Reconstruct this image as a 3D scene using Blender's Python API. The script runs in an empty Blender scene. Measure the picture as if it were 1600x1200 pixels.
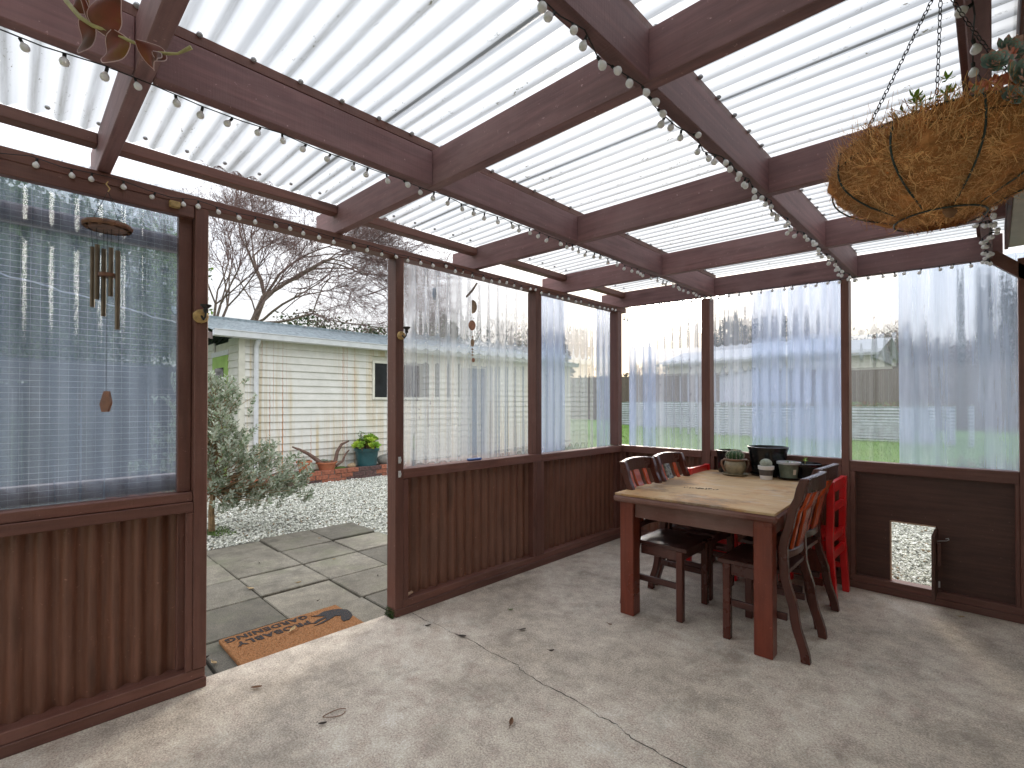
import bpy, bmesh, math, random
import numpy as np
from mathutils import Vector, Matrix, Euler
PI = math.pi
rnd = random.Random(7)
rng = np.random.default_rng(11)
SC = bpy.context.scene
COL = SC.collection

# ------------------------------------------------------------------ camera
cd = bpy.data.cameras.new('camera'); cam = bpy.data.objects.new('camera', cd); COL.objects.link(cam)
cam.location = (2.5967, -4.1876, 1.3)
cam.rotation_euler = (math.radians(90.56), 0, math.radians(44.494))
cd.sensor_width = 36; cd.lens = 765.44/1600*36; cd.shift_y = 24.1/1600
cd.clip_start = 0.05; cd.clip_end = 600
SC.camera = cam

# ------------------------------------------------------------------ sky and sun
SUN_EL, SUN_AZ = math.radians(13), math.radians(28)      # azimuth from +y towards -x
sd = Vector((-math.sin(SUN_AZ)*math.cos(SUN_EL), math.cos(SUN_AZ)*math.cos(SUN_EL), math.sin(SUN_EL)))
W = bpy.data.worlds.new('World'); SC.world = W; W.use_nodes = True
nt = W.node_tree; nt.nodes.clear(); N = nt.nodes.new; L = nt.links.new
out = N('ShaderNodeOutputWorld'); mx = N('ShaderNodeMixShader')
b1 = N('ShaderNodeBackground'); b2 = N('ShaderNodeBackground')
sky = N('ShaderNodeTexSky'); sky.sky_type = 'NISHITA'; sky.sun_disc = False
sky.sun_elevation = SUN_EL; sky.sun_rotation = -SUN_AZ
L(sky.outputs[0], b1.inputs[0]); b1.inputs[1].default_value = 0.1
tc = N('ShaderNodeTexCoord'); mp = N('ShaderNodeMapping'); mp.inputs['Scale'].default_value = (1, 1, 2.6)
L(tc.outputs['Generated'], mp.inputs[0])
nz = N('ShaderNodeTexNoise'); nz.inputs['Scale'].default_value = 1.7; nz.inputs['Detail'].default_value = 7; nz.inputs['Roughness'].default_value = .55
L(mp.outputs[0], nz.inputs[0])
cr = N('ShaderNodeValToRGB'); e = cr.color_ramp.elements
e[0].position = .36; e[0].color = (.60, .64, .71, 1); e[1].position = .62; e[1].color = (1.04, 1.04, 1.06, 1)
L(nz.outputs['Fac'], cr.inputs[0])
sx = N('ShaderNodeSeparateXYZ'); L(tc.outputs['Generated'], sx.inputs[0])
hz = N('ShaderNodeMapRange'); hz.inputs[1].default_value = .52; hz.inputs[2].default_value = .02; hz.inputs[3].default_value = 0; hz.inputs[4].default_value = 1; hz.interpolation_type = 'SMOOTHSTEP'
L(sx.outputs[2], hz.inputs[0])
m1 = N('ShaderNodeMixRGB'); m1.inputs[2].default_value = (.26, .25, .245, 1); hzm = N('ShaderNodeMath'); hzm.operation = 'MULTIPLY'; hzm.inputs[1].default_value = .90; L(hz.outputs[0], hzm.inputs[0]); L(hzm.outputs[0], m1.inputs[0]); L(cr.outputs[0], m1.inputs[1])
dt = N('ShaderNodeVectorMath'); dt.operation = 'DOT_PRODUCT'; L(tc.outputs['Generated'], dt.inputs[0]); dt.inputs[1].default_value = sd
gl = N('ShaderNodeMapRange'); gl.inputs[1].default_value = .90; gl.inputs[2].default_value = 1.0; gl.interpolation_type = 'SMOOTHSTEP'
L(dt.outputs['Value'], gl.inputs[0])
m2 = N('ShaderNodeMixRGB'); m2.blend_type = 'ADD'; m2.inputs[2].default_value = (.17, .13, .08, 1); L(gl.outputs[0], m2.inputs[0]); L(m1.outputs[0], m2.inputs[1])
L(m2.outputs[0], b2.inputs[0]); b2.inputs[1].default_value = 1.0
mx.inputs[0].default_value = .9
L(b1.outputs[0], mx.inputs[1]); L(b2.outputs[0], mx.inputs[2]); L(mx.outputs[0], out.inputs[0])
sl = bpy.data.lights.new('sun', 'SUN'); sl.energy = 0.9; sl.angle = math.radians(14); sl.color = (1, .88, .72)
so = bpy.data.objects.new('sun', sl); COL.objects.link(so); so.rotation_euler = sd.to_track_quat('Z', 'Y').to_euler()
SC.view_settings.view_transform = 'Standard'; SC.view_settings.look = 'None'
SC.view_settings.exposure = 1.38; SC.view_settings.gamma = 1
SC.view_settings.use_curve_mapping = False
try:
    SC.cycles.max_bounces = 12; SC.cycles.transparent_max_bounces = 24; SC.cycles.transmission_bounces = 8; SC.cycles.diffuse_bounces = 5
except Exception: pass

# ------------------------------------------------------------------ materials
def new_mat(name):
    m = bpy.data.materials.new(name); m.use_nodes = True
    t = m.node_tree; t.nodes.clear(); o = t.nodes.new('ShaderNodeOutputMaterial')
    return m, t, o
def ramp(t, src, stops):
    r = t.nodes.new('ShaderNodeValToRGB'); el = r.color_ramp.elements
    while len(el) < len(stops): el.new(.5)
    for i, (p, c) in enumerate(stops):
        el[i].position = p; el[i].color = (c[0], c[1], c[2], 1)
    t.links.new(src, r.inputs[0]); return r.outputs[0]
def noise(t, scale, detail=4, rough=.55, vec=None, stretch=None, coord='Object'):
    n = t.nodes.new('ShaderNodeTexNoise'); n.inputs['Scale'].default_value = scale
    n.inputs['Detail'].default_value = detail; n.inputs['Roughness'].default_value = rough
    if vec is None:
        c = t.nodes.new('ShaderNodeTexCoord'); vec = c.outputs[coord]
    if stretch:
        mpn = t.nodes.new('ShaderNodeMapping'); mpn.inputs['Scale'].default_value = stretch
        t.links.new(vec, mpn.inputs[0]); vec = mpn.outputs[0]
    t.links.new(vec, n.inputs[0]); return n.outputs['Fac']
def mixc(t, fac, a, b, mode='MIX'):
    m = t.nodes.new('ShaderNodeMixRGB'); m.blend_type = mode
    for i, v in ((0, fac), (1, a), (2, b)):
        if isinstance(v, (int, float)): m.inputs[i].default_value = v if i == 0 else (v, v, v, 1)
        elif isinstance(v, tuple): m.inputs[i].default_value = (v[0], v[1], v[2], 1)
        else: t.links.new(v, m.inputs[i])
    return m.outputs[0]
def bump(t, h, strength=.3, dist=.01):
    b = t.nodes.new('ShaderNodeBump'); b.inputs['Strength'].default_value = strength; b.inputs['Distance'].default_value = dist
    t.links.new(h, b.inputs['Height']); return b.outputs[0]
def prin(t, o, col, rough=.6, nrm=None, metal=0, spec=.5, coat=0, sheen=0):
    p = t.nodes.new('ShaderNodeBsdfPrincipled')
    if isinstance(col, tuple): p.inputs['Base Color'].default_value = (*col[:3], 1)
    else: t.links.new(col, p.inputs['Base Color'])
    if isinstance(rough, (int, float)): p.inputs['Roughness'].default_value = rough
    else: t.links.new(rough, p.inputs['Roughness'])
    p.inputs['Metallic'].default_value = metal; p.inputs['Specular IOR Level'].default_value = spec
    p.inputs['Coat Weight'].default_value = coat
    if nrm is not None: t.links.new(nrm, p.inputs['Normal'])
    t.links.new(p.outputs[0], o.inputs[0]); return p
def simple(name, col, rough=.6, var=.25, scale=20, metal=0, spec=.5, bmp=0, coat=0, stretch=None):
    m, t, o = new_mat(name)
    n = noise(t, scale, 5, stretch=stretch)
    c = ramp(t, n, [(.3, tuple(v*(1-var) for v in col)), (.7, tuple(min(1, v*(1+var)) for v in col))])
    oi = t.nodes.new('ShaderNodeObjectInfo')
    c = mixc(t, .12, c, oi.outputs['Random'], 'OVERLAY')
    prin(t, o, c, rough, bump(t, n, bmp, .004) if bmp else None, metal, spec, coat)
    return m
def painted(name, base, worn, axis, rough=.55, wear=.5):
    m, t, o = new_mat(name)
    st = {'x': (3, 60, 60), 'y': (60, 3, 60), 'z': (60, 60, 3)}[axis]
    st2 = {'x': (260, 12, 12), 'y': (12, 260, 12), 'z': (12, 12, 260)}[axis]
    g = noise(t, 1, 6, .6, stretch=st); saw = noise(t, 1, 2, .5, stretch=st2); big = noise(t, 2.2, 5, .6); fine = noise(t, 55, 4, .7)
    c = ramp(t, g, [(.3, tuple(v*.72 for v in base)), (.7, tuple(v*1.22 for v in base))])
    bf = ramp(t, big, [(.42, (0, 0, 0)), (.72, (wear, wear, wear))])
    c = mixc(t, bf, c, worn)
    sc = ramp(t, fine, [(.66, (0, 0, 0)), (.71, (.75, .75, .75))])
    c = mixc(t, sc, c, tuple(min(1, v*2.0) for v in worn))
    oi = t.nodes.new('ShaderNodeObjectInfo')
    c = mixc(t, .14, c, oi.outputs['Random'], 'OVERLAY')
    st3 = {'x': (1.5, 7, 7), 'y': (7, 1.5, 7), 'z': (7, 7, 1.5)}[axis]
    vk = t.nodes.new('ShaderNodeTexVoronoi'); vk.inputs['Scale'].default_value = 1.0; tk = t.nodes.new('ShaderNodeTexCoord'); mk = t.nodes.new('ShaderNodeMapping'); mk.inputs['Scale'].default_value = tuple(v*.75 for v in st3)
    t.links.new(tk.outputs['Object'], mk.inputs[0]); t.links.new(mk.outputs[0], vk.inputs[0])
    c = mixc(t, ramp(t, vk.outputs['Distance'], [(.06, (.7,)*3), (.16, (0,)*3)]), c, tuple(v*.40 for v in base))
    dg = noise(t, 1.3, 5, .7, stretch=st3)
    c = mixc(t, ramp(t, dg, [(.50, (0,)*3), (.72, (.55,)*3)]), c, tuple(v*.55 for v in base))
    h = mixc(t, .45, g, saw)
    rr = ramp(t, big, [(.3, (rough-.1,)*3), (.7, (rough+.12,)*3)])
    prin(t, o, c, rr, bump(t, h, .55, .004), 0, .4)
    return m
M = {}
for ax in 'xyz':
    M['wood_'+ax] = painted('brown_painted_timber_'+ax, (.150, .060, .043), (.205, .115, .092), ax, .5)
    M['roofwood_'+ax] = painted('faded_brown_roof_timber_'+ax, (.205, .100, .098), (.29, .185, .185), ax, .6, .7)
M['iron_brown'] = painted('brown_painted_iron', (.170, .072, .044), (.22, .115, .082), 'z', .42, .5)
M['ply_brown'] = painted('brown_painted_plywood', (.092, .040, .028), (.13, .070, .054), 'x', .5, .4)
M['girt'] = painted('bleached_outer_timber', (.23, .17, .17), (.36, .30, .28), 'y', .7)

def concrete(name, c1, c2, c3, agg=.5, moss=0):
    m, t, o = new_mat(name)
    big = noise(t, .8, 8, .72); mid = noise(t, 9, 8, .75); fine = noise(t, 130, 3, .8); ag = noise(t, 320, 2, .6)
    c = ramp(t, big, [(.32, c1), (.52, c2), (.70, c3)])
    c = mixc(t, .75, c, ramp(t, mid, [(.3, (.25,)*3), (.7, (.72,)*3)]), 'OVERLAY')
    c = mixc(t, agg, c, ramp(t, fine, [(.35, (.22,)*3), (.5, (.5,)*3), (.66, (.82,)*3)]), 'OVERLAY')
    st = noise(t, 3.4, 9, .78, stretch=(1, .7, 1))
    c = mixc(t, ramp(t, st, [(.50, (0, 0, 0)), (.66, (.60,)*3)]), c, tuple(v*.55 for v in c1))
    wh = noise(t, 1.7, 9, .80, stretch=(.5, 1.4, 1))
    c = mixc(t, ramp(t, wh, [(.60, (0, 0, 0)), (.72, ((.10 if moss else .55),)*3)]), c, (.74, .71, .66))
    vs_ = t.nodes.new('ShaderNodeTexVoronoi'); vs_.inputs['Scale'].default_value = 26; tv = t.nodes.new('ShaderNodeTexCoord'); t.links.new(tv.outputs['Object'], vs_.inputs[0])
    c = mixc(t, ramp(t, vs_.outputs['Distance'], [(.05, (.55,)*3), (.11, (0,)*3)]), c, tuple(v*.35 for v in c1))
    if moss:
        mo = noise(t, 3, 5, .6)
        c = mixc(t, ramp(t, mo, [(.5, (0, 0, 0)), (.7, (moss,)*3)]), c, (.16, .17, .10))
    oi = t.nodes.new('ShaderNodeObjectInfo'); c = mixc(t, .40, c, oi.outputs['Random'], 'OVERLAY')
    h = mixc(t, .5, fine, mixc(t, .5, mid, ag))
    prin(t, o, c, ramp(t, mid, [(.3, (.62,)*3), (.7, (.86,)*3)]), bump(t, h, .5, .004), 0, .35)
    return m
M['slab'] = concrete('floor_concrete', (.40, .335, .265), (.57, .495, .41), (.69, .62, .53), .75)
M['paver'] = concrete('paver_concrete', (.115, .102, .080), (.175, .158, .125), (.24, .22, .18), .7, .4)
M['crack'] = simple('crack_dirt', (.035, .03, .024), .9, .4)
M['joint'] = simple('joint_dirt', (.025, .022, .016), .95, .5, 60)

def clear_sheet(name, tint, film, trans, scat, rough=.08, dirt_shade=None, pitch=.076, grid=False, refr=0.0, rib_axis='y', smear=None, lo=-.55):
    """thin PVC: part passes straight through, part bends, part scatters, rest reflects"""
    m, t, o = new_mat(name)
    tr = t.nodes.new('ShaderNodeBsdfTransparent'); tr.inputs[0].default_value = (*tint, 1)
    tl = t.nodes.new('ShaderNodeBsdfTranslucent'); df = t.nodes.new('ShaderNodeBsdfDiffuse')
    gy = t.nodes.new('ShaderNodeBsdfGlossy'); gy.inputs['Roughness'].default_value = rough
    thru = tr.outputs[0]
    if refr > 0:
        rf = t.nodes.new('ShaderNodeBsdfRefraction'); rf.inputs['IOR'].default_value = 1.08; rf.inputs['Roughness'].default_value = .02
        rf.inputs['Color'].default_value = (*tint, 1)
        mm = t.nodes.new('ShaderNodeMixShader'); mm.inputs[0].default_value = refr
        t.links.new(tr.outputs[0], mm.inputs[1]); t.links.new(rf.outputs[0], mm.inputs[2]); thru = mm.outputs[0]
    filmc = film; scf = scat
    if smear:
        sn = noise(t, 1, 5, .6, stretch=smear)
        scf = ramp(t, sn, [(.30, (scat*.45,)*3), (.72, (min(1, scat*1.7),)*3)])
    if dirt_shade:
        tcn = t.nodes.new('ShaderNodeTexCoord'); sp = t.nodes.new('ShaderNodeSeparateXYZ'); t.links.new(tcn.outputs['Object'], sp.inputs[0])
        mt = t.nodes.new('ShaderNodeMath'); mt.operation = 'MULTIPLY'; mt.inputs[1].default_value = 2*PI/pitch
        t.links.new(sp.outputs[{'x': 0, 'y': 1}[rib_axis]], mt.inputs[0])
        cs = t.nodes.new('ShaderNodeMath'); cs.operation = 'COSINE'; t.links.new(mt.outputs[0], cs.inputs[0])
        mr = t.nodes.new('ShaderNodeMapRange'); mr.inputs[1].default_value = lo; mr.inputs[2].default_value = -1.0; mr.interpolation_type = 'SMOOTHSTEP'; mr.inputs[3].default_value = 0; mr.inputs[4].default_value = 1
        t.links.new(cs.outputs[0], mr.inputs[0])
        dn = noise(t, 1, 6, .7, stretch=(1.2, 14, 1)); dn2 = noise(t, 1, 4, .75, stretch=(30, 75, 30))
        a = mixc(t, 1, ramp(t, dn, [(.40, (.10,)*3), (.68, (.75,)*3)]), mr.outputs[0], 'MULTIPLY')  # narrow valley lines: streaky grime together with painted corrugation shading
        spk = mixc(t, 1, ramp(t, dn2, [(.60, (0, 0, 0)), (.63, (1, 1, 1))]), mixc(t, 1, ramp(t, dn, [(.46, (0, 0, 0)), (.60, (1,)*3)]), ramp(t, cs.outputs[0], [(0, (1,)*3), (.25, (0,)*3)]), 'MULTIPLY'), 'MULTIPLY')
        dfac = mixc(t, 1, a, spk, 'LIGHTEN')
        bl = noise(t, 2.5, 4, .6)
        filmc = mixc(t, ramp(t, bl, [(.35, (0,)*3), (.65, (.35,)*3)]), film, tuple(v*.86 for v in film))
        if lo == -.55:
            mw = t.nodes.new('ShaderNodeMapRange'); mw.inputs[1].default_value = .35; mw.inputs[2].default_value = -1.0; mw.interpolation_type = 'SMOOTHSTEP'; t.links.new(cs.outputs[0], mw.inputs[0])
            filmc = mixc(t, mixc(t, 1, mw.outputs[0], (.70, .70, .70), 'MULTIPLY'), filmc, (.33, .34, .345))  # broad grey valley bands paint corrugation shading into the film colour
        filmc = mixc(t, dfac, filmc, dirt_shade)
        scf = mixc(t, 1, dfac, scf if not isinstance(scf, float) else scat, 'LIGHTEN')
    if grid:
        tcn = t.nodes.new('ShaderNodeTexCoord'); sp = t.nodes.new('ShaderNodeSeparateXYZ'); t.links.new(tcn.outputs['Object'], sp.inputs[0])
        fs = []
        for k, pit in ((1, .028), (2, .024)):
            q = t.nodes.new('ShaderNodeMath'); q.operation = 'PINGPONG'; q.inputs[1].default_value = pit/2; t.links.new(sp.outputs[k], q.inputs[0])
            lt = t.nodes.new('ShaderNodeMath'); lt.operation = 'LESS_THAN'; lt.inputs[1].default_value = .0006 if k == 2 else .00028; t.links.new(q.outputs[0], lt.inputs[0]); fs.append(lt.outputs[0])
        gm = t.nodes.new('ShaderNodeMath'); gm.operation = 'MAXIMUM'; t.links.new(fs[0], gm.inputs[0]); t.links.new(fs[1], gm.inputs[1])
        gn = noise(t, 4, 3)
        gf = mixc(t, 1, gm.outputs[0], ramp(t, gn, [(.3, (.15,)*3), (.7, (.60,)*3)]), 'MULTIPLY')
        scf = mixc(t, 1, gf, scf if not isinstance(scf, float) else scat, 'LIGHTEN')
        filmc = mixc(t, gm.outputs[0], filmc, (.92, .92, .95))
    for s in (tl, df):
        if isinstance(filmc, tuple): s.inputs[0].default_value = (*filmc, 1)
        else: t.links.new(filmc, s.inputs[0])
    sc2 = t.nodes.new('ShaderNodeMixShader'); sc2.inputs[0].default_value = .30
    t.links.new(tl.outputs[0], sc2.inputs[1]); t.links.new(df.outputs[0], sc2.inputs[2])
    a1 = t.nodes.new('ShaderNodeMixShader')
    if isinstance(scf, float): a1.inputs[0].default_value = scf
    else: t.links.new(scf, a1.inputs[0])
    t.links.new(thru, a1.inputs[1]); t.links.new(sc2.outputs[0], a1.inputs[2])
    fr = t.nodes.new('ShaderNodeFresnel'); fr.inputs['IOR'].default_value = 1.4
    a2 = t.nodes.new('ShaderNodeMixShader'); t.links.new(fr.outputs[0], a2.inputs[0])
    t.links.new(a1.outputs[0], a2.inputs[1]); t.links.new(gy.outputs[0], a2.inputs[2])
    t.links.new(a2.outputs[0], o.inputs[0]); return m
M['roof_pvc'] = clear_sheet('translucent_roof_sheet', (.88, .90, .92), (.72, .74, .76), .4, .88, .25, dirt_shade=(.11, .105, .075))
M['wall_pvc'] = clear_sheet('clear_corrugated_wall_sheet', (.93, .95, .97), (.60, .68, .80), .8, .20, .10, refr=.6, smear=(9, 9, .4), dirt_shade=(.12, .12, .15), pitch=.076, lo=-.80)
M['wall_pvc95'] = clear_sheet('clear_corrugated_wall_sheet_wide', (.92, .94, .97), (.64, .70, .84), .8, .20, .10, refr=.6, smear=(9, 9, .4), dirt_shade=(.12, .12, .15), pitch=.095, lo=-.80)
M['wall_pvc_x'] = clear_sheet('clear_corrugated_end_sheet', (.90, .92, .97), (.58, .63, .78), .8, .33, .10, refr=.7, smear=(9, 9, .4), dirt_shade=(.12, .12, .16), rib_axis='x', pitch=.076, lo=-.80)
M['wall_pvc_flat'] = clear_sheet('clean_clear_end_sheet', (.95, .96, .97), (.62, .66, .74), .8, .12, .10, refr=.5, smear=(18, 18, .5))
M['wall_pvc_bay'] = clear_sheet('milky_corrugated_wall_sheet', (.93, .95, .98), (.70, .72, .78), .6, .30, .10, refr=.6, smear=(12, 12, .5), dirt_shade=(.15, .14, .15), pitch=.095, lo=-.78)
M['film_blue'] = clear_sheet('blueish_overlap_sheet', (.80, .87, .98), (.50, .57, .78), .6, .33, .10, refr=.6, smear=(10, 10, .5))
M['film_grid'] = clear_sheet('reinforced_clear_film', (.84, .91, .96), (.42, .53, .72), .7, .15, .06, grid=True, smear=(8, 8, .25))

M['white_board'] = None
def rusty(name):
    m, t, o = new_mat(name)
    c = t.nodes.new('ShaderNodeTexCoord')
    n1 = noise(t, 1, 6, .65, stretch=(1, 9, .18)); n2 = noise(t, .7, 3, .5, stretch=(1, 1, .6)); n3 = noise(t, 6, 5, .6); n4 = noise(t, 1, 3, .5, stretch=(1, 30, .12))
    s = mixc(t, 1, ramp(t, n1, [(.47, (0,)*3), (.64, (.9,)*3)]), ramp(t, n2, [(.38, (0,)*3), (.56, (1,)*3)]), 'MULTIPLY')
    s2 = mixc(t, 1, ramp(t, n4, [(.61, (0,)*3), (.68, (1,)*3)]), ramp(t, n2, [(.36, (0,)*3), (.54, (.95,)*3)]), 'MULTIPLY')
    base = ramp(t, n3, [(.3, (.60, .59, .535)), (.7, (.71, .695, .645))])
    col = mixc(t, s, base, (.50, .37, .16)); col = mixc(t, s2, col, (.42, .16, .03))
    prin(t, o, col, .5, bump(t, n3, .1, .003)); return m
M['board'] = rusty('cream_weatherboard_paint')
M['white'] = simple('white_paint', (.66, .67, .69), .4, .08, 8)
M['cream'] = simple('cream_paint', (.64, .62, .54), .5, .1, 6)
M['beige'] = simple('beige_eave_paint', (.50, .46, .37), .55, .12, 9)
M['shed_roof'] = simple('weathered_grey_green_iron', (.20, .24, .26), .5, .35, 5, metal=.2, stretch=(1, 3, 1))
M['galv'] = simple('galvanised_iron', (.48, .51, .54), .45, .2, 7, metal=.15)
M['glass_dark'] = simple('dark_window_glass', (.015, .018, .02), .10, .4, 5, spec=.25)
M['door_blue'] = simple('blue_grey_door_paint', (.12, .17, .24), .5, .2, 5)
M['door_green'] = simple('green_door_paint', (.30, .46, .12), .45, .15, 5)
M['fence'] = simple('weathered_fence_timber', (.125, .10, .082), .85, .35, 14, bmp=.4, stretch=(3, 3, .4))
M['fence_dark'] = simple('dark_stained_fence', (.055, .055, .065), .7, .4, 14, bmp=.3)
M['soil'] = simple('garden_soil', (.075, .062, .045), .95, .5, 14, bmp=.8)
M['nroof'] = simple('pale_grey_roof', (.30, .33, .37), .6, .1, 2)
M['garage'] = simple('grey_garden_shed_steel', (.46, .48, .56), .5, .1, 3)
M['brick'] = simple('old_red_brick', (.30, .105, .060), .85, .45, 26, bmp=.7)
M['brick_dark'] = simple('sooty_brick', (.10, .055, .05), .9, .5, 26, bmp=.7)
M['mortar'] = simple('brick_mortar', (.15, .13, .11), .95, .3, 40)
M['terracotta'] = simple('terracotta', (.42, .145, .070), .7, .2, 12, bmp=.15)
M['teal_pot'] = simple('teal_glazed_pot', (.025, .085, .095), .28, .25, 6)
M['rock'] = simple('river_rock', (.20, .19, .165), .8, .4, 20, bmp=.6)
M['driftwood'] = simple('driftwood', (.13, .075, .055), .8, .4, 18, bmp=.6)
M['bark'] = simple('grey_brown_bark', (.22, .165, .135), .9, .4, 16, bmp=.6)
M['twig'] = simple('reddish_twigs', (.17, .105, .10), .85, .3, 10)
M['trunk'] = simple('shrub_trunk_bark', (.20, .125, .06), .8, .4, 30, bmp=.5)
for k, c in dict(leaf_silver=(.42, .46, .37), leaf_silver2=(.30, .355, .255), leaf_silver3=(.15, .20, .115), leaf_green=(.13, .20, .065), leaf_mid=(.075, .125, .045),
                 leaf_dark=(.018, .040, .016), leaf_lime=(.42, .56, .07), leaf_lime2=(.24, .40, .05), conifer=(.018, .034, .022), conifer2=(.030, .048, .030), twigleaf=(.10, .09, .06)).items():
    m, t, o = new_mat(k); n = noise(t, 9, 3)
    cc = ramp(t, n, [(.3, tuple(v*.75 for v in c)), (.7, tuple(v*1.25 for v in c))])
    p = prin(t, o, cc, .5, None, 0, .4)
    tl = t.nodes.new('ShaderNodeBsdfTranslucent'); t.links.new(cc, tl.inputs[0])
    ms = t.nodes.new('ShaderNodeMixShader'); ms.inputs[0].default_value = .3
    t.links.new(p.outputs[0], ms.inputs[1]); t.links.new(tl.outputs[0], ms.inputs[2]); t.links.new(ms.outputs[0], o.inputs[0])
    M[k] = m
for k, c in dict(stone_a=(.66, .66, .58), stone_b=(.50, .51, .44), stone_c=(.80, .79, .72), stone_d=(.25, .25, .21), stone_e=(.30, .22, .13)).items():
    M[k] = simple(k.replace('stone', 'gravel_stone'), c, .8, .3, 40)
M['mahogany'] = painted('dark_mahogany_varnish', (.082, .022, .014), (.12, .045, .032), 'z', .28, .5)
M['mahogany_x'] = painted('dark_mahogany_varnish_seat', (.065, .022, .016), (.11, .060, .052), 'x', .30, .6)
M['tablewood'] = painted('red_brown_table_varnish', (.165, .033, .016), (.19, .062, .040), 'z', .32, .5)
M['tablewood_x'] = painted('worn_table_edge_varnish', (.135, .045, .030), (.24, .15, .12), 'x', .40, .8)
M['slat_orange'] = painted('orange_red_slat_varnish', (.42, .060, .012), (.50, .12, .03), 'z', .22, .3)
M['red'] = simple('glossy_red_paint', (.62, .008, .010), .28, .12, 9, coat=.3)
M['black'] = simple('black_plastic', (.010, .010, .011), .25, .3, 9)
M['darkmetal'] = simple('dark_metal', (.035, .032, .03), .45, .3, 30, metal=.6)
M['wire_green'] = simple('dark_green_wire', (.018, .035, .028), .45, .3, 30)
M['cord'] = simple('black_cord', (.012, .012, .012), .6, .2, 30)
M['bronze'] = simple('bronze_tube', (.16, .125, .085), .32, .2, 14, metal=.75)
M['chime_wood'] = simple('chime_wood', (.19, .085, .045), .6, .35, 40, bmp=.4)
M['sail_wood'] = simple('sail_wood', (.21, .090, .05), .5, .25, 26)
M['yellow_wood'] = simple('sconce_wood', (.46, .30, .12), .7, .35, 60, bmp=.5)
M['zinc'] = simple('zinc_latch', (.68, .68, .68), .35, .15, 30, metal=.5)
M['shell'] = simple('shell_brown', (.30, .20, .13), .5, .4, 60)
M['shell2'] = simple('shell_pink', (.36, .17, .11), .5, .3, 60)
M['bluepl'] = simple('blue_plastic', (.05, .12, .35), .4, .2, 9)
M['coir'] = simple('coir_fibre', (.46, .195, .062), .9, .4, 35, bmp=1.0)
M['coir2'] = simple('coir_strand_light', (.80, .46, .19), .8, .3, 20)
M['coir3'] = simple('coir_strand_dark', (.52, .21, .065), .8, .3, 20)
M['ech'] = simple('echeveria_blue_green', (.30, .42, .38), .5, .25, 30)
M['ech_edge'] = simple('echeveria_pink_edge', (.66, .36, .30), .5, .2, 30)
M['coral'] = simple('coral_succulent', (.80, .27, .17), .5, .35, 40)
M['stoneware'] = simple('olive_stoneware', (.29, .245, .155), .35, .35, 22)
M['stone_rim'] = simple('brown_stoneware_glaze', (.20, .115, .075), .35, .3, 30)
M['whitepot'] = simple('white_ceramic', (.68, .65, .61), .4, .06, 10)
M['greyband'] = simple('grey_band_glaze', (.085, .075, .070), .45, .12, 20)
M['cactus'] = simple('cactus_green', (.045, .10, .035), .55, .3, 40)
M['cactus_w'] = simple('white_woolly_cactus', (.46, .49, .42), .8, .25, 90, bmp=.5)
M['spine'] = simple('cactus_spine', (.62, .58, .46), .6, .1)
M['clearpot'] = simple('cloudy_plastic_pot', (.16, .19, .14), .25, .4, 14)
M['potrim'] = simple('grey_plastic_rim', (.45, .46, .47), .35, .1)
M['sticker'] = simple('cream_sticker', (.62, .56, .44), .6, .05)
M['coirmat'] = simple('coir_doormat', (.26, .115, .040), .95, .35, 90, bmp=1.0)
M['matblack'] = simple('black_mat_print', (.018, .017, .020), .95, .3, 90, bmp=.6)
M['dryleaf'] = simple('dry_brown_leaf', (.20, .10, .05), .8, .35, 30)
M['dryleaf_d'] = simple('dark_dry_leaf', (.06, .045, .035), .8, .35, 30)
M['dryleaf_y'] = simple('pale_dry_leaf', (.46, .33, .17), .8, .3, 30)
M['moss'] = simple('moss', (.055, .09, .015), .95, .5, 60, bmp=.8)
M['fur'] = simple('pale_wood_scrap', (.50, .33, .22), .7, .2, 30)
# milky bulb
m, t, o = new_mat('milky_bulb_plastic'); p = prin(t, o, (.80, .78, .77), .22, None, 0, .5); p.inputs['Subsurface Weight'].default_value = .4; p.inputs['Subsurface Radius'].default_value = (.01, .01, .01)
M['bulb'] = m
# trailing plant leaf, purple-orange with pale rim
m, t, o = new_mat('bronze_purple_leaf'); n = noise(t, 20, 4)
cc = ramp(t, n, [(.3, (.10, .045, .018)), (.55, (.19, .045, .022)), (.75, (.20, .11, .02))])
p = prin(t, o, cc, .45); tl = t.nodes.new('ShaderNodeBsdfTranslucent'); t.links.new(cc, tl.inputs[0])
ms = t.nodes.new('ShaderNodeMixShader'); ms.inputs[0].default_value = .45; t.links.new(p.outputs[0], ms.inputs[1]); t.links.new(tl.outputs[0], ms.inputs[2]); t.links.new(ms.outputs[0], o.inputs[0]); M['purpleleaf'] = m
M['leafrim'] = simple('pale_leaf_rim', (.55, .38, .36), .6, .1)
M['stem_y'] = simple('yellow_green_stem', (.34, .30, .12), .6, .25, 40)
# plywood table board
m, t, o = new_mat('stained_plywood_board')
g = noise(t, 1, 6, .6, stretch=(2.2, 26, 10)); b = noise(t, 2.0, 6, .65); d = noise(t, 5, 6, .7)
cc = ramp(t, g, [(.3, (.40, .265, .140)), (.7, (.52, .365, .205))])
cc = mixc(t, ramp(t, b, [(.44, (0,)*3), (.56, (.8,)*3)]), cc, (.42, .205, .075))
cc = mixc(t, ramp(t, mixc(t, .6, d, b), [(.49, (0,)*3), (.56, (.85,)*3)]), cc, (.20, .145, .10)); e2 = noise(t, 3.1, 7, .75, stretch=(1, 2, 1)); cc = mixc(t, ramp(t, e2, [(.52, (0,)*3), (.62, (.6,)*3)]), cc, (.50, .42, .33))
prin(t, o, cc, .85, bump(t, g, .1, .002), 0, .2); M['plyboard'] = m
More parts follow.
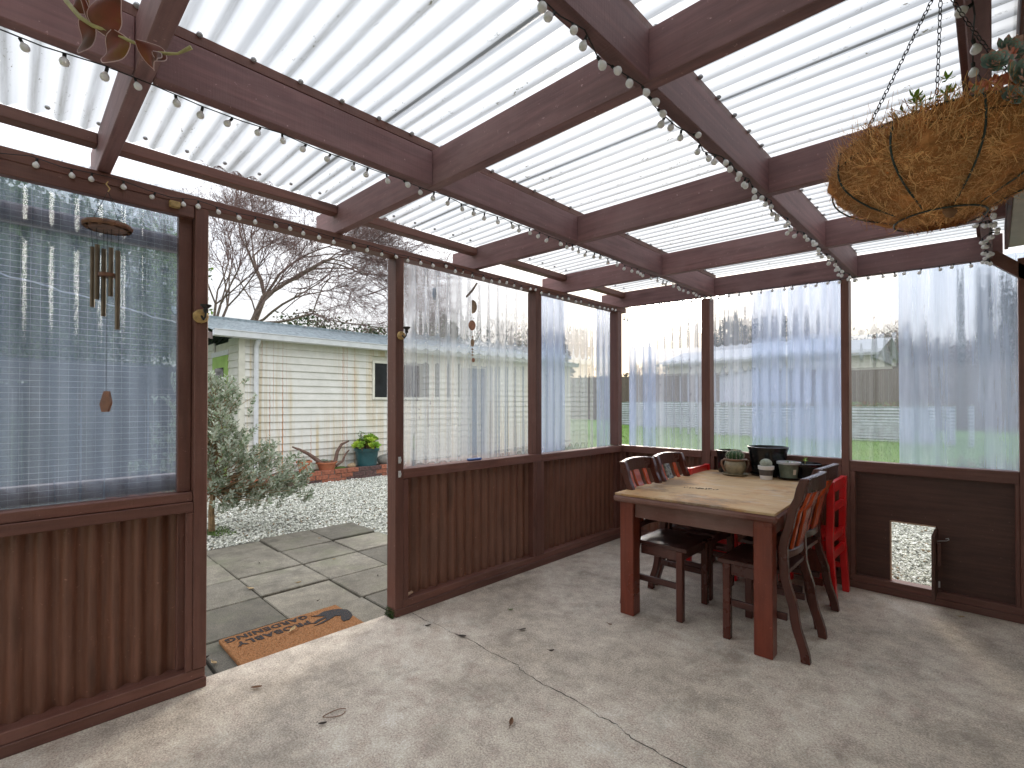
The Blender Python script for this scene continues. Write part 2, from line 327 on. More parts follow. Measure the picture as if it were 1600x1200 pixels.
# lawn
m, t, o = new_mat('lawn_grass_sheet'); n = noise(t, .8, 6, .65); f = noise(t, 40, 5, .7)
cc = ramp(t, n, [(.3, (.075, .165, .022)), (.55, (.115, .225, .032)), (.75, (.20, .24, .055))]); cc = mixc(t, .5, cc, f, 'OVERLAY')
prin(t, o, cc, .9, bump(t, f, .8, .03)); M['lawn'] = m
M['blade'] = simple('grass_blades', (.15, .24, .05), .7, .35, 1)
m, t, o = new_mat('gravel_sheet'); v = t.nodes.new('ShaderNodeTexVoronoi'); v.inputs['Scale'].default_value = 42
tcn = t.nodes.new('ShaderNodeTexCoord'); t.links.new(tcn.outputs['Object'], v.inputs[0])
cc = ramp(t, v.outputs['Color'], [(.1, (.12, .12, .10)), (.5, (.36, .37, .32)), (.9, (.58, .57, .50))])
prin(t, o, cc, .9, bump(t, v.outputs['Distance'], 1, .02)); M['gravel_sheet'] = m

# ------------------------------------------------------------------ mesh helpers
class MB:
    def __init__(s): s.v = []; s.f = []; s.m = []
    def add(s, vs, fs, mi=0):
        o = len(s.v); s.v += [tuple(p) for p in vs]; s.f += [tuple(i+o for i in f) for f in fs]; s.m += [mi]*len(fs); return s
    def box(s, x0, x1, y0, y1, z0, z1, mi=0):
        x0, x1 = sorted((x0, x1)); y0, y1 = sorted((y0, y1)); z0, z1 = sorted((z0, z1))
        return s.add([(x0,y0,z0),(x1,y0,z0),(x1,y1,z0),(x0,y1,z0),(x0,y0,z1),(x1,y0,z1),(x1,y1,z1),(x0,y1,z1)],
                     [(0,3,2,1),(4,5,6,7),(0,1,5,4),(1,2,6,5),(2,3,7,6),(3,0,4,7)], mi)
    def prism(s, poly, axis, a0, a1, mi=0):
        # poly: list of 2D points; axis 'x': (y,z) 'y': (x,z) 'z': (x,y)
        def P(p, a): return {'x': (a, p[0], p[1]), 'y': (p[0], a, p[1]), 'z': (p[0], p[1], a)}[axis]
        n = len(poly); vs = [P(p, a0) for p in poly]+[P(p, a1) for p in poly]
        fs = [(i, (i+1) % n, n+(i+1) % n, n+i) for i in range(n)]+[tuple(range(n))[::-1], tuple(range(n, 2*n))]
        return s.add(vs, fs, mi)
    def tube(s, pts, r, n=6, mi=0, cap=True):
        pts = [Vector(p) for p in pts]; k = len(pts); rs = r if isinstance(r, (list, tuple)) else [r]*k
        t0 = (pts[1]-pts[0]).normalized(); up = Vector((0, 0, 1)) if abs(t0.z) < .9 else Vector((1, 0, 0))
        a = t0.cross(up).normalized(); vs = []
        for i, p in enumerate(pts):
            t = (pts[min(i+1, k-1)]-pts[max(i-1, 0)]).normalized()
            a = (a-t*a.dot(t)).normalized(); b = t.cross(a)
            for j in range(n):
                q = 2*PI*j/n; vs.append(p+(a*math.cos(q)+b*math.sin(q))*rs[i])
        fs = [(i*n+j, i*n+(j+1) % n, (i+1)*n+(j+1) % n, (i+1)*n+j) for i in range(k-1) for j in range(n)]
        if cap: fs += [tuple(range(n))[::-1], tuple((k-1)*n+j for j in range(n))]
        return s.add(vs, fs, mi)
    def lathe(s, prof, n=24, c=(0, 0, 0), mi=0, closed=False):
        vs = []; k = len(prof)
        for r, z in prof:
            for j in range(n):
                q = 2*PI*j/n; vs.append((c[0]+r*math.cos(q), c[1]+r*math.sin(q), c[2]+z))
        fs = [(i*n+j, i*n+(j+1) % n, (i+1)*n+(j+1) % n, (i+1)*n+j) for i in range(k-1) for j in range(n)]
        if prof[0][0] > 1e-4: fs.append(tuple(range(n))[::-1])
        if prof[-1][0] > 1e-4: fs.append(tuple((k-1)*n+j for j in range(n)))
        return s.add(vs, fs, mi)
    def build(s, name, mats, parent=None, smooth=False, bevel=0, loc=None, kind=None):
        me = bpy.data.meshes.new(name); me.from_pydata(s.v, [], s.f)
        for m in (mats if isinstance(mats, (list, tuple)) else [mats]): me.materials.append(m)
        me.polygons.foreach_set('material_index', s.m)
        if bevel or smooth:
            bm = bmesh.new(); bm.from_mesh(me)
            if smooth: bmesh.ops.remove_doubles(bm, verts=bm.verts, dist=1e-5)
            if bevel:
                bmesh.ops.bevel(bm, geom=bm.edges[:], offset=bevel, segments=1, affect='EDGES', clamp_overlap=True)
            bmesh.ops.recalc_face_normals(bm, faces=bm.faces)
            bm.to_mesh(me); bm.free()
        if smooth:
            me.polygons.foreach_set('use_smooth', [True]*len(me.polygons))
            try: me.set_sharp_from_angle(angle=math.radians(40))
            except Exception: pass
        o = bpy.data.objects.new(name, me); COL.objects.link(o)
        if parent: o.parent = parent
        if loc: o.location = loc
        if kind: o['kind'] = kind
        return o
def np_mesh(name, V, F, mats, mi=None, parent=None, smooth=False, kind=None):
    V = np.asarray(V, np.float32); F = np.asarray(F, np.int32); k = F.shape[1]
    me = bpy.data.meshes.new(name); me.vertices.add(len(V)); me.vertices.foreach_set('co', V.ravel())
    me.loops.add(F.size); me.loops.foreach_set('vertex_index', F.ravel())
    me.polygons.add(len(F)); me.polygons.foreach_set('loop_start', np.arange(0, F.size, k, dtype=np.int32)); me.polygons.foreach_set('loop_total', np.full(len(F), k, np.int32))
    for m in (mats if isinstance(mats, (list, tuple)) else [mats]): me.materials.append(m)
    if mi is not None: me.polygons.foreach_set('material_index', np.asarray(mi, np.int32))
    if smooth: me.polygons.foreach_set('use_smooth', np.ones(len(F), bool))
    me.update(calc_edges=True); me.validate()
    o = bpy.data.objects.new(name, me); COL.objects.link(o)
    if parent: o.parent = parent
    if kind: o['kind'] = kind
    return o
def thing(name, label, cat, loc=(0, 0, 0), rz=0, group=None):
    o = bpy.data.objects.new(name, None); COL.objects.link(o); o.empty_display_size = .1
    o.location = loc; o.rotation_euler = (0, 0, rz); return tag(o, label, cat, group)
def tag(o, label, cat, group=None):
    o['label'] = label; o['category'] = cat
    if group: o['group'] = group
    return o
def dup(root, loc=None, rz=None, label=None, group=None):
    def cp(o, par):
        c = o.copy(); COL.objects.link(c); c.parent = par
        for ch in list(kids.get(o.name, [])): cp(ch, c)
        return c
    kids = {}
    for ob in bpy.data.objects:
        if ob.parent: kids.setdefault(ob.parent.name, []).append(ob)
    r = cp(root, None)
    if loc is not None: r.location = loc
    if rz is not None: r.rotation_euler = (0, 0, rz)
    if label: r['label'] = label
    if group: r['group'] = group
    return r
def corr(name, mat, u0, u1, run0, run1, fn, parent, pitch=.076, amp=.009, seg=8, nrun=2, wob=.0):
    """corrugated sheet; fn(u, r, w) -> xyz where w is the ridge offset"""
    nu = max(2, int(abs(u1-u0)/pitch*seg)); us = np.linspace(u0, u1, nu+1); rs = np.linspace(run0, run1, nrun+1)
    V = []
    for r in rs:
        for u in us:
            V.append(fn(u, r, amp*math.cos(2*PI*u/pitch)+wob*math.sin(u*9+r*3)))
    F = [(j*(nu+1)+i, j*(nu+1)+i+1, (j+1)*(nu+1)+i+1, (j+1)*(nu+1)+i) for j in range(nrun) for i in range(nu)]
    return np_mesh(name, V, F, mat, parent=parent, smooth=True)

# ------------------------------------------------------------------ ground, slab, paving
def gh(x, y):
    k = min(1, max(0, (y-2)/11)); k = k*k*(3-2*k)
    return -.085+.37*k+.15*min(1, max(0, (y-13)/7))
xs = np.concatenate([np.linspace(-120, -20, 8), np.linspace(-18, 14, 33), np.linspace(18, 120, 8)])
ys = np.concatenate([np.linspace(-60, -8, 8), np.linspace(-7, 24, 32), np.linspace(28, 160, 10)])
V = [(x, y, gh(x, y)-.03) for y in ys for x in xs]; nx = len(xs)
F = [(j*nx+i, j*nx+i+1, (j+1)*nx+i+1, (j+1)*nx+i) for j in range(len(ys)-1) for i in range(nx-1)]
g = np_mesh('ground', V, F, M['lawn'], smooth=True); g['kind'] = 'structure'
def sheet(name, mat, x0, x1, y0, y1, z, n=10):
    xs = np.linspace(x0, x1, n); ys = np.linspace(y0, y1, n)
    V = [(x, y, max(z, gh(x, y)+z+.085)) for y in ys for x in xs]; F = [(j*n+i, j*n+i+1, (j+1)*n+i+1, (j+1)*n+i) for j in range(n-1) for i in range(n-1)]
    o = np_mesh(name, V, F, mat, smooth=True); o['kind'] = 'structure'; return o
sheet('gravel_yard', M['gravel_sheet'], -7.2, 3.2, -7.5, 3.0, -.100); sheet('gravel_strip', M['gravel_sheet'], .6, 3.6, 3.001, 5.2, -.100)
# concrete floor
mb = MB(); mb.box(-.095, 3.3, -7, .10, -.11, 0)
fl = mb.build('concrete_floor', M['slab'], bevel=.008); fl['kind'] = 'structure'
pts = [(0.005, -2.436), (.16, -2.442), (.22, -2.425), (.38, -2.43), (.53, -2.412), (.72, -2.425), (.90, -2.417), (.93, -2.44), (1.1, -2.455), (1.28, -2.450), (1.42, -2.47), (1.5, -2.462), (1.58, -2.49), (1.8, -2.497), (2.1, -2.52), (2.6, -2.53), (3.0, -2.56)]
V = []; F = []; dense = []
for a, b in zip(pts[:-1], pts[1:]):
    for k in range(7):
        q = k/7; dense.append((a[0]+(b[0]-a[0])*q, a[1]+(b[1]-a[1])*q+rnd.uniform(-.005, .005)))
for i, (x, y) in enumerate(dense):
    w = rnd.uniform(.0006, .0028); V += [(x, y-w, .0012), (x, y+w, .0012)]
    if i: F.append((2*i-2, 2*i, 2*i+1, 2*i-1))
np_mesh('crack', V, F, M['crack'], parent=fl)
# patches of moss and grit
# pavers
pav = MB().box(-2.75, -.097, -6.4, -1.42, -.14, -.092).build('paving', M['joint']); pav['kind'] = 'structure'
P = .508
for i in range(5):
    for j in range(10):
        x1 = -.112-i*P-rnd.uniform(.001, .009); x0 = -.112-(i+1)*P+rnd.uniform(.003, .011); y0 = -6.50+j*P+rnd.uniform(.002, .011); y1 = -6.50+(j+1)*P-rnd.uniform(.002, .011)
        if i == 4: x0 = -2.70+rnd.uniform(-.03, .02)
        if i == 4 and j == 9: x1 = -2.20
        if i < 4 and j == 9 and i > 2: pass
        z = -.070+rnd.uniform(-.007, .005)
        if x1-x0 < .1: continue
        b = MB(); a = rnd.uniform(-.006, .006)
        b.add([(x0, y0, -.12), (x1, y0, -.12), (x1, y1, -.12), (x0, y1, -.12), (x0, y0, z), (x1, y0, z+a), (x1, y1, z+a/2), (x0, y1, z-a/2)],
              [(0,3,2,1),(4,5,6,7),(0,1,5,4),(1,2,6,5),(2,3,7,6),(3,0,4,7)])
        b.build('paver', M['paver'], pav, bevel=.006)
# gravel stones
def stones(name, regions, mats, probs, smin=.008, smax=.019, kind='stuff'):
    oct_v = np.array([(1,0,0),(-1,0,0),(0,1,0),(0,-1,0),(0,0,1),(0,0,-1)], float)
    oct_f = np.array([(0,2,4),(2,1,4),(1,3,4),(3,0,4),(2,0,5),(1,2,5),(3,1,5),(0,3,5)])
    allp = []
    for (x0, x1, y0, y1, n, zf) in regions:
        p = np.stack([rng.uniform(x0, x1, n), rng.uniform(y0, y1, n), np.zeros(n)], 1)
        p[:, 2] = [zf(a, b) for a, b in p[:, :2]]; p[:, 2] += rng.uniform(-.004, .010, n); allp.append(p)
    p = np.concatenate(allp); n = len(p)
    sc = rng.uniform(smin, smax, (n, 1, 1))*rng.uniform(.6, 1.35, (n, 1, 3))*np.array([1, 1, .62])
    v = oct_v[None]*sc*rng.uniform(.75, 1.25, (n, 6, 1)); th = rng.uniform(0, 2*PI, n); ph = rng.uniform(-.7, .7, n)
    c, s = np.cos(th)[:, None], np.sin(th)[:, None]; cc, ss = np.cos(ph)[:, None], np.sin(ph)[:, None]
    y = v[..., 1]*cc-v[..., 2]*ss; z = v[..., 1]*ss+v[..., 2]*cc; x = v[..., 0]
    v = np.stack([x*c-y*s, x*s+y*c, z], 2)+p[:, None]
    F = (oct_f[None]+(np.arange(n)*6)[:, None, None]).reshape(-1, 3)
    mi = np.repeat(rng.choice(len(mats), n, p=probs), 8)
    o = np_mesh(name, v.reshape(-1, 3), F, mats, mi, kind=kind); return o
zf = lambda a, b: -.088+max(0, gh(a, b)+.085)
SM = [M['stone_a'], M['stone_b'], M['stone_c'], M['stone_d'], M['stone_e']]
st = stones('gravel', [(-5.86, -2.72, -3.8, 2.8, 40000, zf), (-2.72, -.12, -1.42, 2.6, 9000, zf), (-5.86, -2.72, -6.5, -3.8, 5000, zf), (-.1, 3.0, .14, 2.6, 17000, zf), (.6, 3.6, 2.6, 5.2, 6000, zf)],
            SM, [.34, .24, .26, .12, .04])
st['label'] = 'loose pale grey gravel covering the yard'; 
# ------------------------------------------------------------------ patio roof
T = 'brown painted '
roof = thing('patio_roof', 'brown timber pergola roof with translucent corrugated plastic sheets overhead', 'roof', (0, 0, 0))
RY = [-5.965, -4.955, -3.955, -2.937, -1.912, -.900, .028]
RB = lambda x: 2.256-.024*x      # underside of rafters
RW = .045; RT = .152
for y in RY:
    b = MB(); x0, x1 = -.26, 2.645
    b.add([(x0, y, RB(x0)), (x1, y, RB(x1)), (x1, y+RW, RB(x1)), (x0, y+RW, RB(x0)), (x0, y, RB(x0)+RT), (x1, y, RB(x1)+RT), (x1, y+RW, RB(x1)+RT), (x0, y+RW, RB(x0)+RT)],
          [(0,3,2,1),(4,5,6,7),(0,1,5,4),(1,2,6,5),(2,3,7,6),(3,0,4,7)])
    b.build('rafter', M['roofwood_x'], roof, bevel=.003)
for xn in (.893, 1.912, 2.60):
    for a, c in zip(RY[:-1], RY[1:]):
        zb = RB(xn)+rnd.uniform(-.002, .002)
        MB().box(xn-.045, xn, a+RW+.001, c-.001, zb, zb+RT-.004).build('nogging', M['roofwood_y'], roof, bevel=.003)
# top plate over side wall, on the flat
MB().box(-.086, 0.0, -6.2, .075, 2.2045, 2.2528).build('top_plate', M['wood_y'], roof, bevel=.003)
# purlins: first one between the rafters, others on top
for a, c in zip(RY[:-1], RY[1:]):
    MB().box(-.045, .020, a+RW+.001, c-.001, 2.352, 2.398).build('purlin', M['wood_y'], roof, bevel=.003)
for xp in (.883, 1.900, 2.59):
    MB().box(xp-.06, xp, -6.1, .09, RB(xp)+RT+.002, RB(xp)+RT+.036).build('purlin', M['wood_y'], roof, bevel=.002)
ZS = lambda x: RB(x)+RT+.036+.011
# roofing sheets, each lapping its neighbour
ysheet = [-6.15]
while ysheet[-1] < .1: ysheet.append(ysheet[-1]+.76)
for k, (a, c) in enumerate(zip(ysheet[:-1], ysheet[1:])):
    dz = .0018*(k % 2)
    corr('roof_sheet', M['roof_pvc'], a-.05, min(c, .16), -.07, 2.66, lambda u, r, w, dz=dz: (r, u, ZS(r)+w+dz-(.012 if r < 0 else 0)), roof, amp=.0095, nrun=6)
fb = MB()
for xp in (-.01, .86, 1.875):
    y = -6.08
    while y < .05:
        z = RB(xp)+RT+.034+(0 if xp > 0 else -.004)
        off = .075 if xp < 0 else 0
        fb.lathe([(0.001, .006), (.007, .005), (.0095, -.001), (.005, -.006)], 8, (xp+.042 if xp < 0.5 and xp > 0 else xp+.03, y, z-.002)); y += .152
fb.build('washer', M['potrim'], roof, smooth=True, kind='stuff')

# ------------------------------------------------------------------ side wall left of the doorway
wl = thing('side_wall', 'wall section left of the doorway with reinforced clear film above brown corrugated iron', 'wall')
def post(p, x0, x1, y0, y1, z0, z1, mat='wood_z', name='post'):
    return MB().box(x0, x1, y0, y1, z0, z1).build(name, M[mat], p, bevel=.003)
post(wl, -.09, 0, -3.610, -3.556, .0925, 2.204)
post(wl, -.088, -.045, -3.664, -3.611, .0925, .810, name='stud'); post(wl, -.088, -.045, -3.664, -3.611, .8995, 2.204, name='stud')
post(wl, -.012, -.001, -3.640, -3.6105, .093, .809, name='batten')
for a, c in ((-6.2, -4.72), ):
    post(wl, -.09, 0, -4.80, -4.72, .0925, 2.204)
    post(wl, -.09, 0, -6.20, -6.14, .0925, 2.204)
MB().box(-.092, 0, -6.2, -3.555, 0, .046).build('bottom_plate', M['wood_y'], wl, bevel=.003)
MB().box(-.092, -.004, -6.2, -3.560, .0475, .092).build('bottom_plate', M['wood_y'], wl, bevel=.003)
for a, c in ((-6.139, -4.801), (-4.719, -3.611)):
    MB().box(-.092, 0, a, c, .8105, .856).build('rail', M['wood_y'], wl, bevel=.003)
    MB().box(-.092, -.012, a, c, .857, .8985).build('rail', M['wood_y'], wl, bevel=.003)
    MB().box(-.044, -.001, a, c-.002, 2.150, 2.204).build('rail', M['wood_y'], wl, bevel=.003)
    corr('iron_sheet', M['iron_brown'], a-.02 if a > -5 else a, c+.03, .06, .84, lambda u, r, w: (-.075+w, u, r), wl, amp=.014, nrun=1)
    corr('clear_sheet', M['wall_pvc'], a-.02, c+.04, .80, 2.30, lambda u, r, w: (-.105+w, u, r), wl, amp=.009, nrun=3)
    np_mesh('clear_film', [(-.062, a, .899), (-.062, c, .899), (-.062, c, 2.20), (-.062, a, 2.20)], [(0, 1, 2, 3)], M['film_grid'], parent=wl)
MB().box(-.168, -.118, -6.2, -3.60, 2.013, 2.087).build('outer_girt', M['girt'], wl, bevel=.003)
MB().box(-.168, -.118, -6.2, -3.60, .900, .977).build('outer_girt', M['girt'], wl, bevel=.003)

# ------------------------------------------------------------------ side wall right of the doorway, up to the corner
wr = thing('side_wall', 'wall section between doorway and far corner with milky corrugated plastic above brown iron', 'wall')
post(wr, -.094, 0, -2.556, -2.497, .047, 2.204)
post(wr, -.050, 0, -2.497+.001, -2.462, .093, .836, name='batten')
post(wr, -.094, 0, -1.268, -1.200, .093, .8395); post(wr, -.094, -.002, -1.268, -1.200, .9005, 2.204)
post(wr, -.06, -.002, -1.300, -1.269, .093, .8395, name='batten'); post(wr, -.06, -.002, -1.199, -1.170, .093, .8395, name='batten')
post(wr, -.094, -.003, -.075, -.001, .9005, 2.204, name='corner_post'); post(wr, -.094, -.030, -.065, .060, .050, .832, name='corner_post')
MB().box(-.094, 0, -2.550, -.001, 0, .046).build('bottom_plate', M['wood_y'], wr, bevel=.003)
MB().box(-.092, -.004, -2.496, -.001, .047, .0925).build('bottom_plate', M['wood_y'], wr, bevel=.003)
MB().box(-.094, 0, -2.496, -1.1995, .840, .900).build('rail', M['wood_y'], wr, bevel=.003)
MB().box(-.094, -.002, -1.199, -.001, .836, .896).build('rail', M['wood_y'], wr, bevel=.003)
for a, c in ((-2.47, -1.28), (-1.19, -.001)):
    corr('iron_sheet', M['iron_brown'], a, c, .06, .84, lambda u, r, w: (-.068+w, u, r), wr, amp=.011 if a < -2 else .009, nrun=1)
corr('clear_sheet', M['wall_pvc_bay'], -2.555, -1.22, .85, 2.275, lambda u, r, w: (-.108+w, u, r), wr, amp=.009, nrun=3, pitch=.095)
corr('clear_sheet', M['wall_pvc95'], -1.24, -.0, .85, 2.24, lambda u, r, w: (-.110+w, u, r), wr, amp=.008, nrun=3, pitch=.095)
for a, c in ((-1.235, -.78), (-.30, -.03)):
    corr('overlap_sheet', M['film_blue'], a, c, .85, 2.22, lambda u, r, w: (-.099+w, u, r), wr, amp=.007, nrun=3, pitch=.095)
# ------------------------------------------------------------------ end wall
we = thing('end_wall', 'end wall behind the table with clear corrugated sheets over brown panels', 'wall')
def bh(p, n, m, x0, x1, z0, z1, y0=0, y1=.09): return MB().box(x0, x1, y0, y1, z0, z1).build(n, M[m], p, bevel=.003)
for x0, x1, top in ((.789, .862, 2.215), (1.813, 1.862, 2.20), (2.706, 2.77, 2.17)):
    bh(we, 'post', 'wood_z', x0, x1, .093, top)
bh(we, 'bottom_plate', 'wood_x', .0, 2.80, 0, .046); bh(we, 'bottom_plate', 'wood_x', .0, 2.80, .047, .0925, .004)
bh(we, 'corner_stud', 'wood_z', .0, .028, .093, .832, .012, .085)
bh(we, 'rail', 'wood_x', .0, .788, .836, .897); bh(we, 'rail', 'wood_x', .863, 1.812, .855, .905, .010); bh(we, 'rail', 'wood_x', 1.863, 2.705, .823, .897)
bh(we, 'batten', 'wood_z', 1.863, 1.893, .093, .8225, .002, .06); bh(we, 'batten', 'wood_z', 2.685, 2.7055, .093, .8225, .002, .06)
bh(we, 'batten', 'wood_z', .863, .893, .093, .854, .003, .06); bh(we, 'batten', 'wood_z', 1.785, 1.8125, .093, .854, .003, .06)
for a, c in ((.02, .80), (.85, 1.82)):
    corr('iron_sheet', M['iron_brown'], a, c, .06, .86, lambda u, r, w: (u, .070+w, r), we, amp=.006, nrun=1)
# plywood panel with the pet opening
px0, px1, pz0, pz1 = 2.085, 2.322, .082, .500
b = MB(); X0, X1, Z0, Z1 = 1.86, 2.71, .094, .835; ya, yb = .045, .057
b.box(X0, px0, ya, yb, Z0, Z1).box(px1, X1, ya, yb, Z0, Z1).box(px0, px1, ya, yb, pz1, Z1)
b.build('plywood_panel', M['ply_brown'], we)
for (a, c, z0, z1) in ((px0-.002, px0+.006, pz0+.012, pz1), (px0, px1, pz1-.006, pz1+.002)):
    MB().box(a, c, .040, .060, z0, z1).build('opening_edge', M['fur'], we)
# brace and upper piece at the house corner
b = MB(); b.prism([(2.555, 2.200), (2.735, 2.032), (2.79, 2.032), (2.79, 2.07), (2.62, 2.235), (2.555, 2.235)], 'y', .0, .05); b.build('brace', M['wood_x'], we, bevel=.002)
# clear sheets
corr('clear_sheet', M['wall_pvc_x'], .02, .82, .86, 2.30, lambda u, r, w: (u, .095+w, r), we, amp=.009, nrun=3)
corr('clear_sheet', M['wall_pvc_x'], .83, 1.84, .86, 2.30, lambda u, r, w: (u, .097+w, r), we, amp=.009, nrun=3)
corr('clear_sheet', M['wall_pvc_flat'], 1.84, 2.75, .86, 2.30, lambda u, r, w: (u, .095+w, r), we, amp=.0045, nrun=3)
for a, c in ((.18, .31), (.03, .10), (1.18, 1.43), (1.44, 1.80), (2.135, 2.74)):
    corr('overlap_sheet', M['film_blue'], a, c, .87, 2.22, lambda u, r, w: (u, .083+w, r), we, amp=.008 if a < 2 else .011, nrun=3, pitch=.076 if a < 2 else .11)
MB().box(-.094, -.002, .003, .088, .050, .900).build('corner_filler', M['wood_z'], we)
# pet door flap, opened into the room
pd = thing('pet_door', 'small brown pet door flap standing open beside the gravel opening', 'door', (px1+.012, .028, .085))
MB().box(-.016, 0, -.25, 0, 0, .405).build('door_board', M['ply_brown'], pd, bevel=.002)
MB().box(.001, .022, -.150, -.128, .20, .345).build('handle', M['wood_z'], pd, bevel=.006)
MB().tube([(.004, -.13, .352), (.018, -.10, .350), (.045, -.05, .346), (.055, -.03, .350), (.052, -.02, .358), (.040, -.04, .355)], .0022, 6).build('hook', M['zinc'], pd, smooth=True)
MB().lathe([(.001, -.02), (.005, -.02), (.005, .02), (.001, .02)], 8, (.004, .006, .045)).build('hinge', M['zinc'], pd, smooth=True)

# ------------------------------------------------------------------ house beside the patio (right, mostly out of frame)
hs = thing('house', 'beige eave and gutter of the house at the right edge', 'house')
for k in range(14):
    z = -.02+k*.165
    MB().prism([(2.835, z), (2.800, z+.002), (2.818, z+.168), (2.835, z+.168)], 'y', -7, -.02).build('weatherboard', M['cream'], hs)
MB().box(2.84, 6, -7, .0, -.1, 2.42).build('wall', M['cream'], hs)
MB().box(2.668, 3.2, -7, -.03, 2.235, 2.250).build('soffit', M['beige'], hs, bevel=.002)
MB().box(2.650, 2.667, -7, -.03, 2.226, 2.36).build('fascia', M['wood_y'], hs, bevel=.002)
MB().box(2.80, 3.2, -.10, -.04, 2.06, 2.233).build('dark_gap_block', M['girt'], hs)
MB().add([(2.65, -7, 2.50), (2.65, .0, 2.50), (6, .0, 3.6), (6, -7, 3.6)], [(0, 1, 2, 3)]).build('roof', M['shed_roof'], hs)

# ------------------------------------------------------------------ shed beyond the gravel
sh = thing('shed', 'cream weatherboard shed with rust streaks and grey green corrugated iron roof', 'shed')
SX, SY0, SY1, SZT = -6.30, -1.56, 7.3, 2.42
k = 0; z = -.03
wy0, wy1, wz0, wz1 = .90, 1.98, 1.44, 2.13        # window hole
dy0, dy1, dz1 = 3.12, 3.90, 2.16
def boards(segs, z, zt):
    for a, c in segs:
        MB().prism([(SX-.02, z), (SX+.026, z), (SX+.002, zt+.004), (SX-.02, zt+.004)], 'y', a, c).build('weatherboard', M['board'], sh)
pit = .128
while z < SZT-.02:
    zt = min(z+pit, SZT)
    segs = [(SY0+.07, SY1)]
    if zt > wz0-.02 and z < wz1+.02: segs = [(SY0+.07, wy0-.05), (wy1+.05, SY1)]
    if z < dz1+.03:
        ns = []
        for a, c in segs:
            if a < dy0 and c > dy1: ns += [(a, dy0-.06), (dy1+.06, c)]
            else: ns.append((a, c))
        segs = ns
    boards(segs, z, zt); z += pit
MB().box(SX-.03, SX+.028, SY0-.028, SY0+.068, -.05, SZT).build('corner_board', M['cream'], sh, bevel=.003)
wf = MB().box(SX-.02, SX+.035, wy0-.048, wy0, wz0-.048, wz1+.048).box(SX-.02, SX+.035, wy1, wy1+.048, wz0-.048, wz1+.048).box(SX-.02, SX+.033, wy0, wy1, wz1, wz1+.048).box(SX-.02, SX+.045, wy0, wy1, wz0-.048, wz0).box(SX-.02, SX+.03, (wy0+wy1)/2-.02, (wy0+wy1)/2+.02, wz0, wz1).build('window', M['cream'], sh)
MB().box(SX-.015, SX-.005, wy0, wy1, wz0, wz1).build('pane', M['glass_dark'], wf)
df_ = MB().box(SX-.02, SX+.035, dy0-.058, dy0, -.05, dz1+.05).box(SX-.02, SX+.035, dy1, dy1+.058, -.05, dz1+.05).box(SX-.02, SX+.033, dy0, dy1, dz1, dz1+.05).build('door_frame', M['cream'], sh)
MB().box(SX-.015, SX+.005, dy0, dy1, 0, dz1).build('door', M['door_blue'], sh)
# gable end that faces the viewer's left, boards and green door
z = 0
while z < SZT:
    MB().prism([(SY0+.02, z), (SY0-.020, z), (SY0-.004, z+.132), (SY0+.02, z+.132)], 'x', SX-.60, SX-.031).build('weatherboard', M['board'], sh)
    MB().prism([(SY0+.02, z), (SY0-.020, z), (SY0-.004, z+.132), (SY0+.02, z+.132)], 'x', SX-4.4, SX-1.5).build('weatherboard', M['board'], sh)
    z += .128
MB().box(SX-1.50, SX-.60, SY0-.03, SY0+.02, 0, 2.16).build('door', M['door_green'], sh)
MB().box(SX-1.32, SX-.80, SY0-.037, SY0-.031, 1.0, 1.95).build('pane', M['glass_dark'], sh)
MB().box(SX-1.55, SX-.55, SY0-.035, SY0+.02, 2.162, 2.25).build('lintel', M['white'], sh)
MB().box(SX-4.4, SX-.03, SY0+.03, SY1, -.05, SZT-.02).build('wall', M['cream'], sh)
ex, ez, rx_, rz_ = -6.13, 2.485, -8.5, 3.02
corr('roof_sheet', M['shed_roof'], -2.03, 7.5, 0, 1, lambda u, r, w: (ex+(rx_-ex)*r, u, ez+(rz_-ez)*r+w), sh, amp=.011, nrun=1, seg=6)
corr('roof_sheet', M['shed_roof'], -2.03, 7.5, 0, 1, lambda u, r, w: (rx_+(-10.8-rx_)*r, u, rz_+(ez-rz_)*r+w), sh, amp=.011, nrun=1, seg=6)
MB().prism([(-2.04, 2.99), (-2.04, 3.05), (7.5, 3.05), (7.5, 2.99)], 'x', -8.60, -8.40).build('ridge_cap', M['shed_roof'], sh)
b = MB(); b.add([(-6.18, -2.02, 2.43), (-6.18, -1.99, 2.43), (-8.5, -1.99, 2.96), (-8.5, -2.02, 2.96), (-6.18, -2.02, 2.33), (-6.18, -1.99, 2.33), (-8.5, -1.99, 2.86), (-8.5, -2.02, 2.86)], [(0,1,2,3),(7,6,5,4),(0,4,5,1),(1,5,6,2),(2,6,7,3),(3,7,4,0)]); b.build('barge_board', M['girt'], sh)
MB().box(-6.33, -6.16, -1.98, 7.4, 2.40, 2.44).build('soffit', M['cream'], sh)
b = MB(); pr = [(-6.155, 2.375), (-6.045, 2.385), (-6.035, 2.470), (-6.022, 2.478), (-6.022, 2.486), (-6.047, 2.486), (-6.055, 2.400), (-6.145, 2.392), (-6.145, 2.482), (-6.155, 2.482)]
b.prism(pr, 'y', -2.0, 7.4); b.build('gutter', M['white'], sh)
MB().tube([(-6.235, -1.33, -.05), (-6.235, -1.33, 2.22), (-6.22, -1.33, 2.29), (-6.12, -1.33, 2.38)], .038, 12).build('downpipe', M['white'], sh, smooth=True)

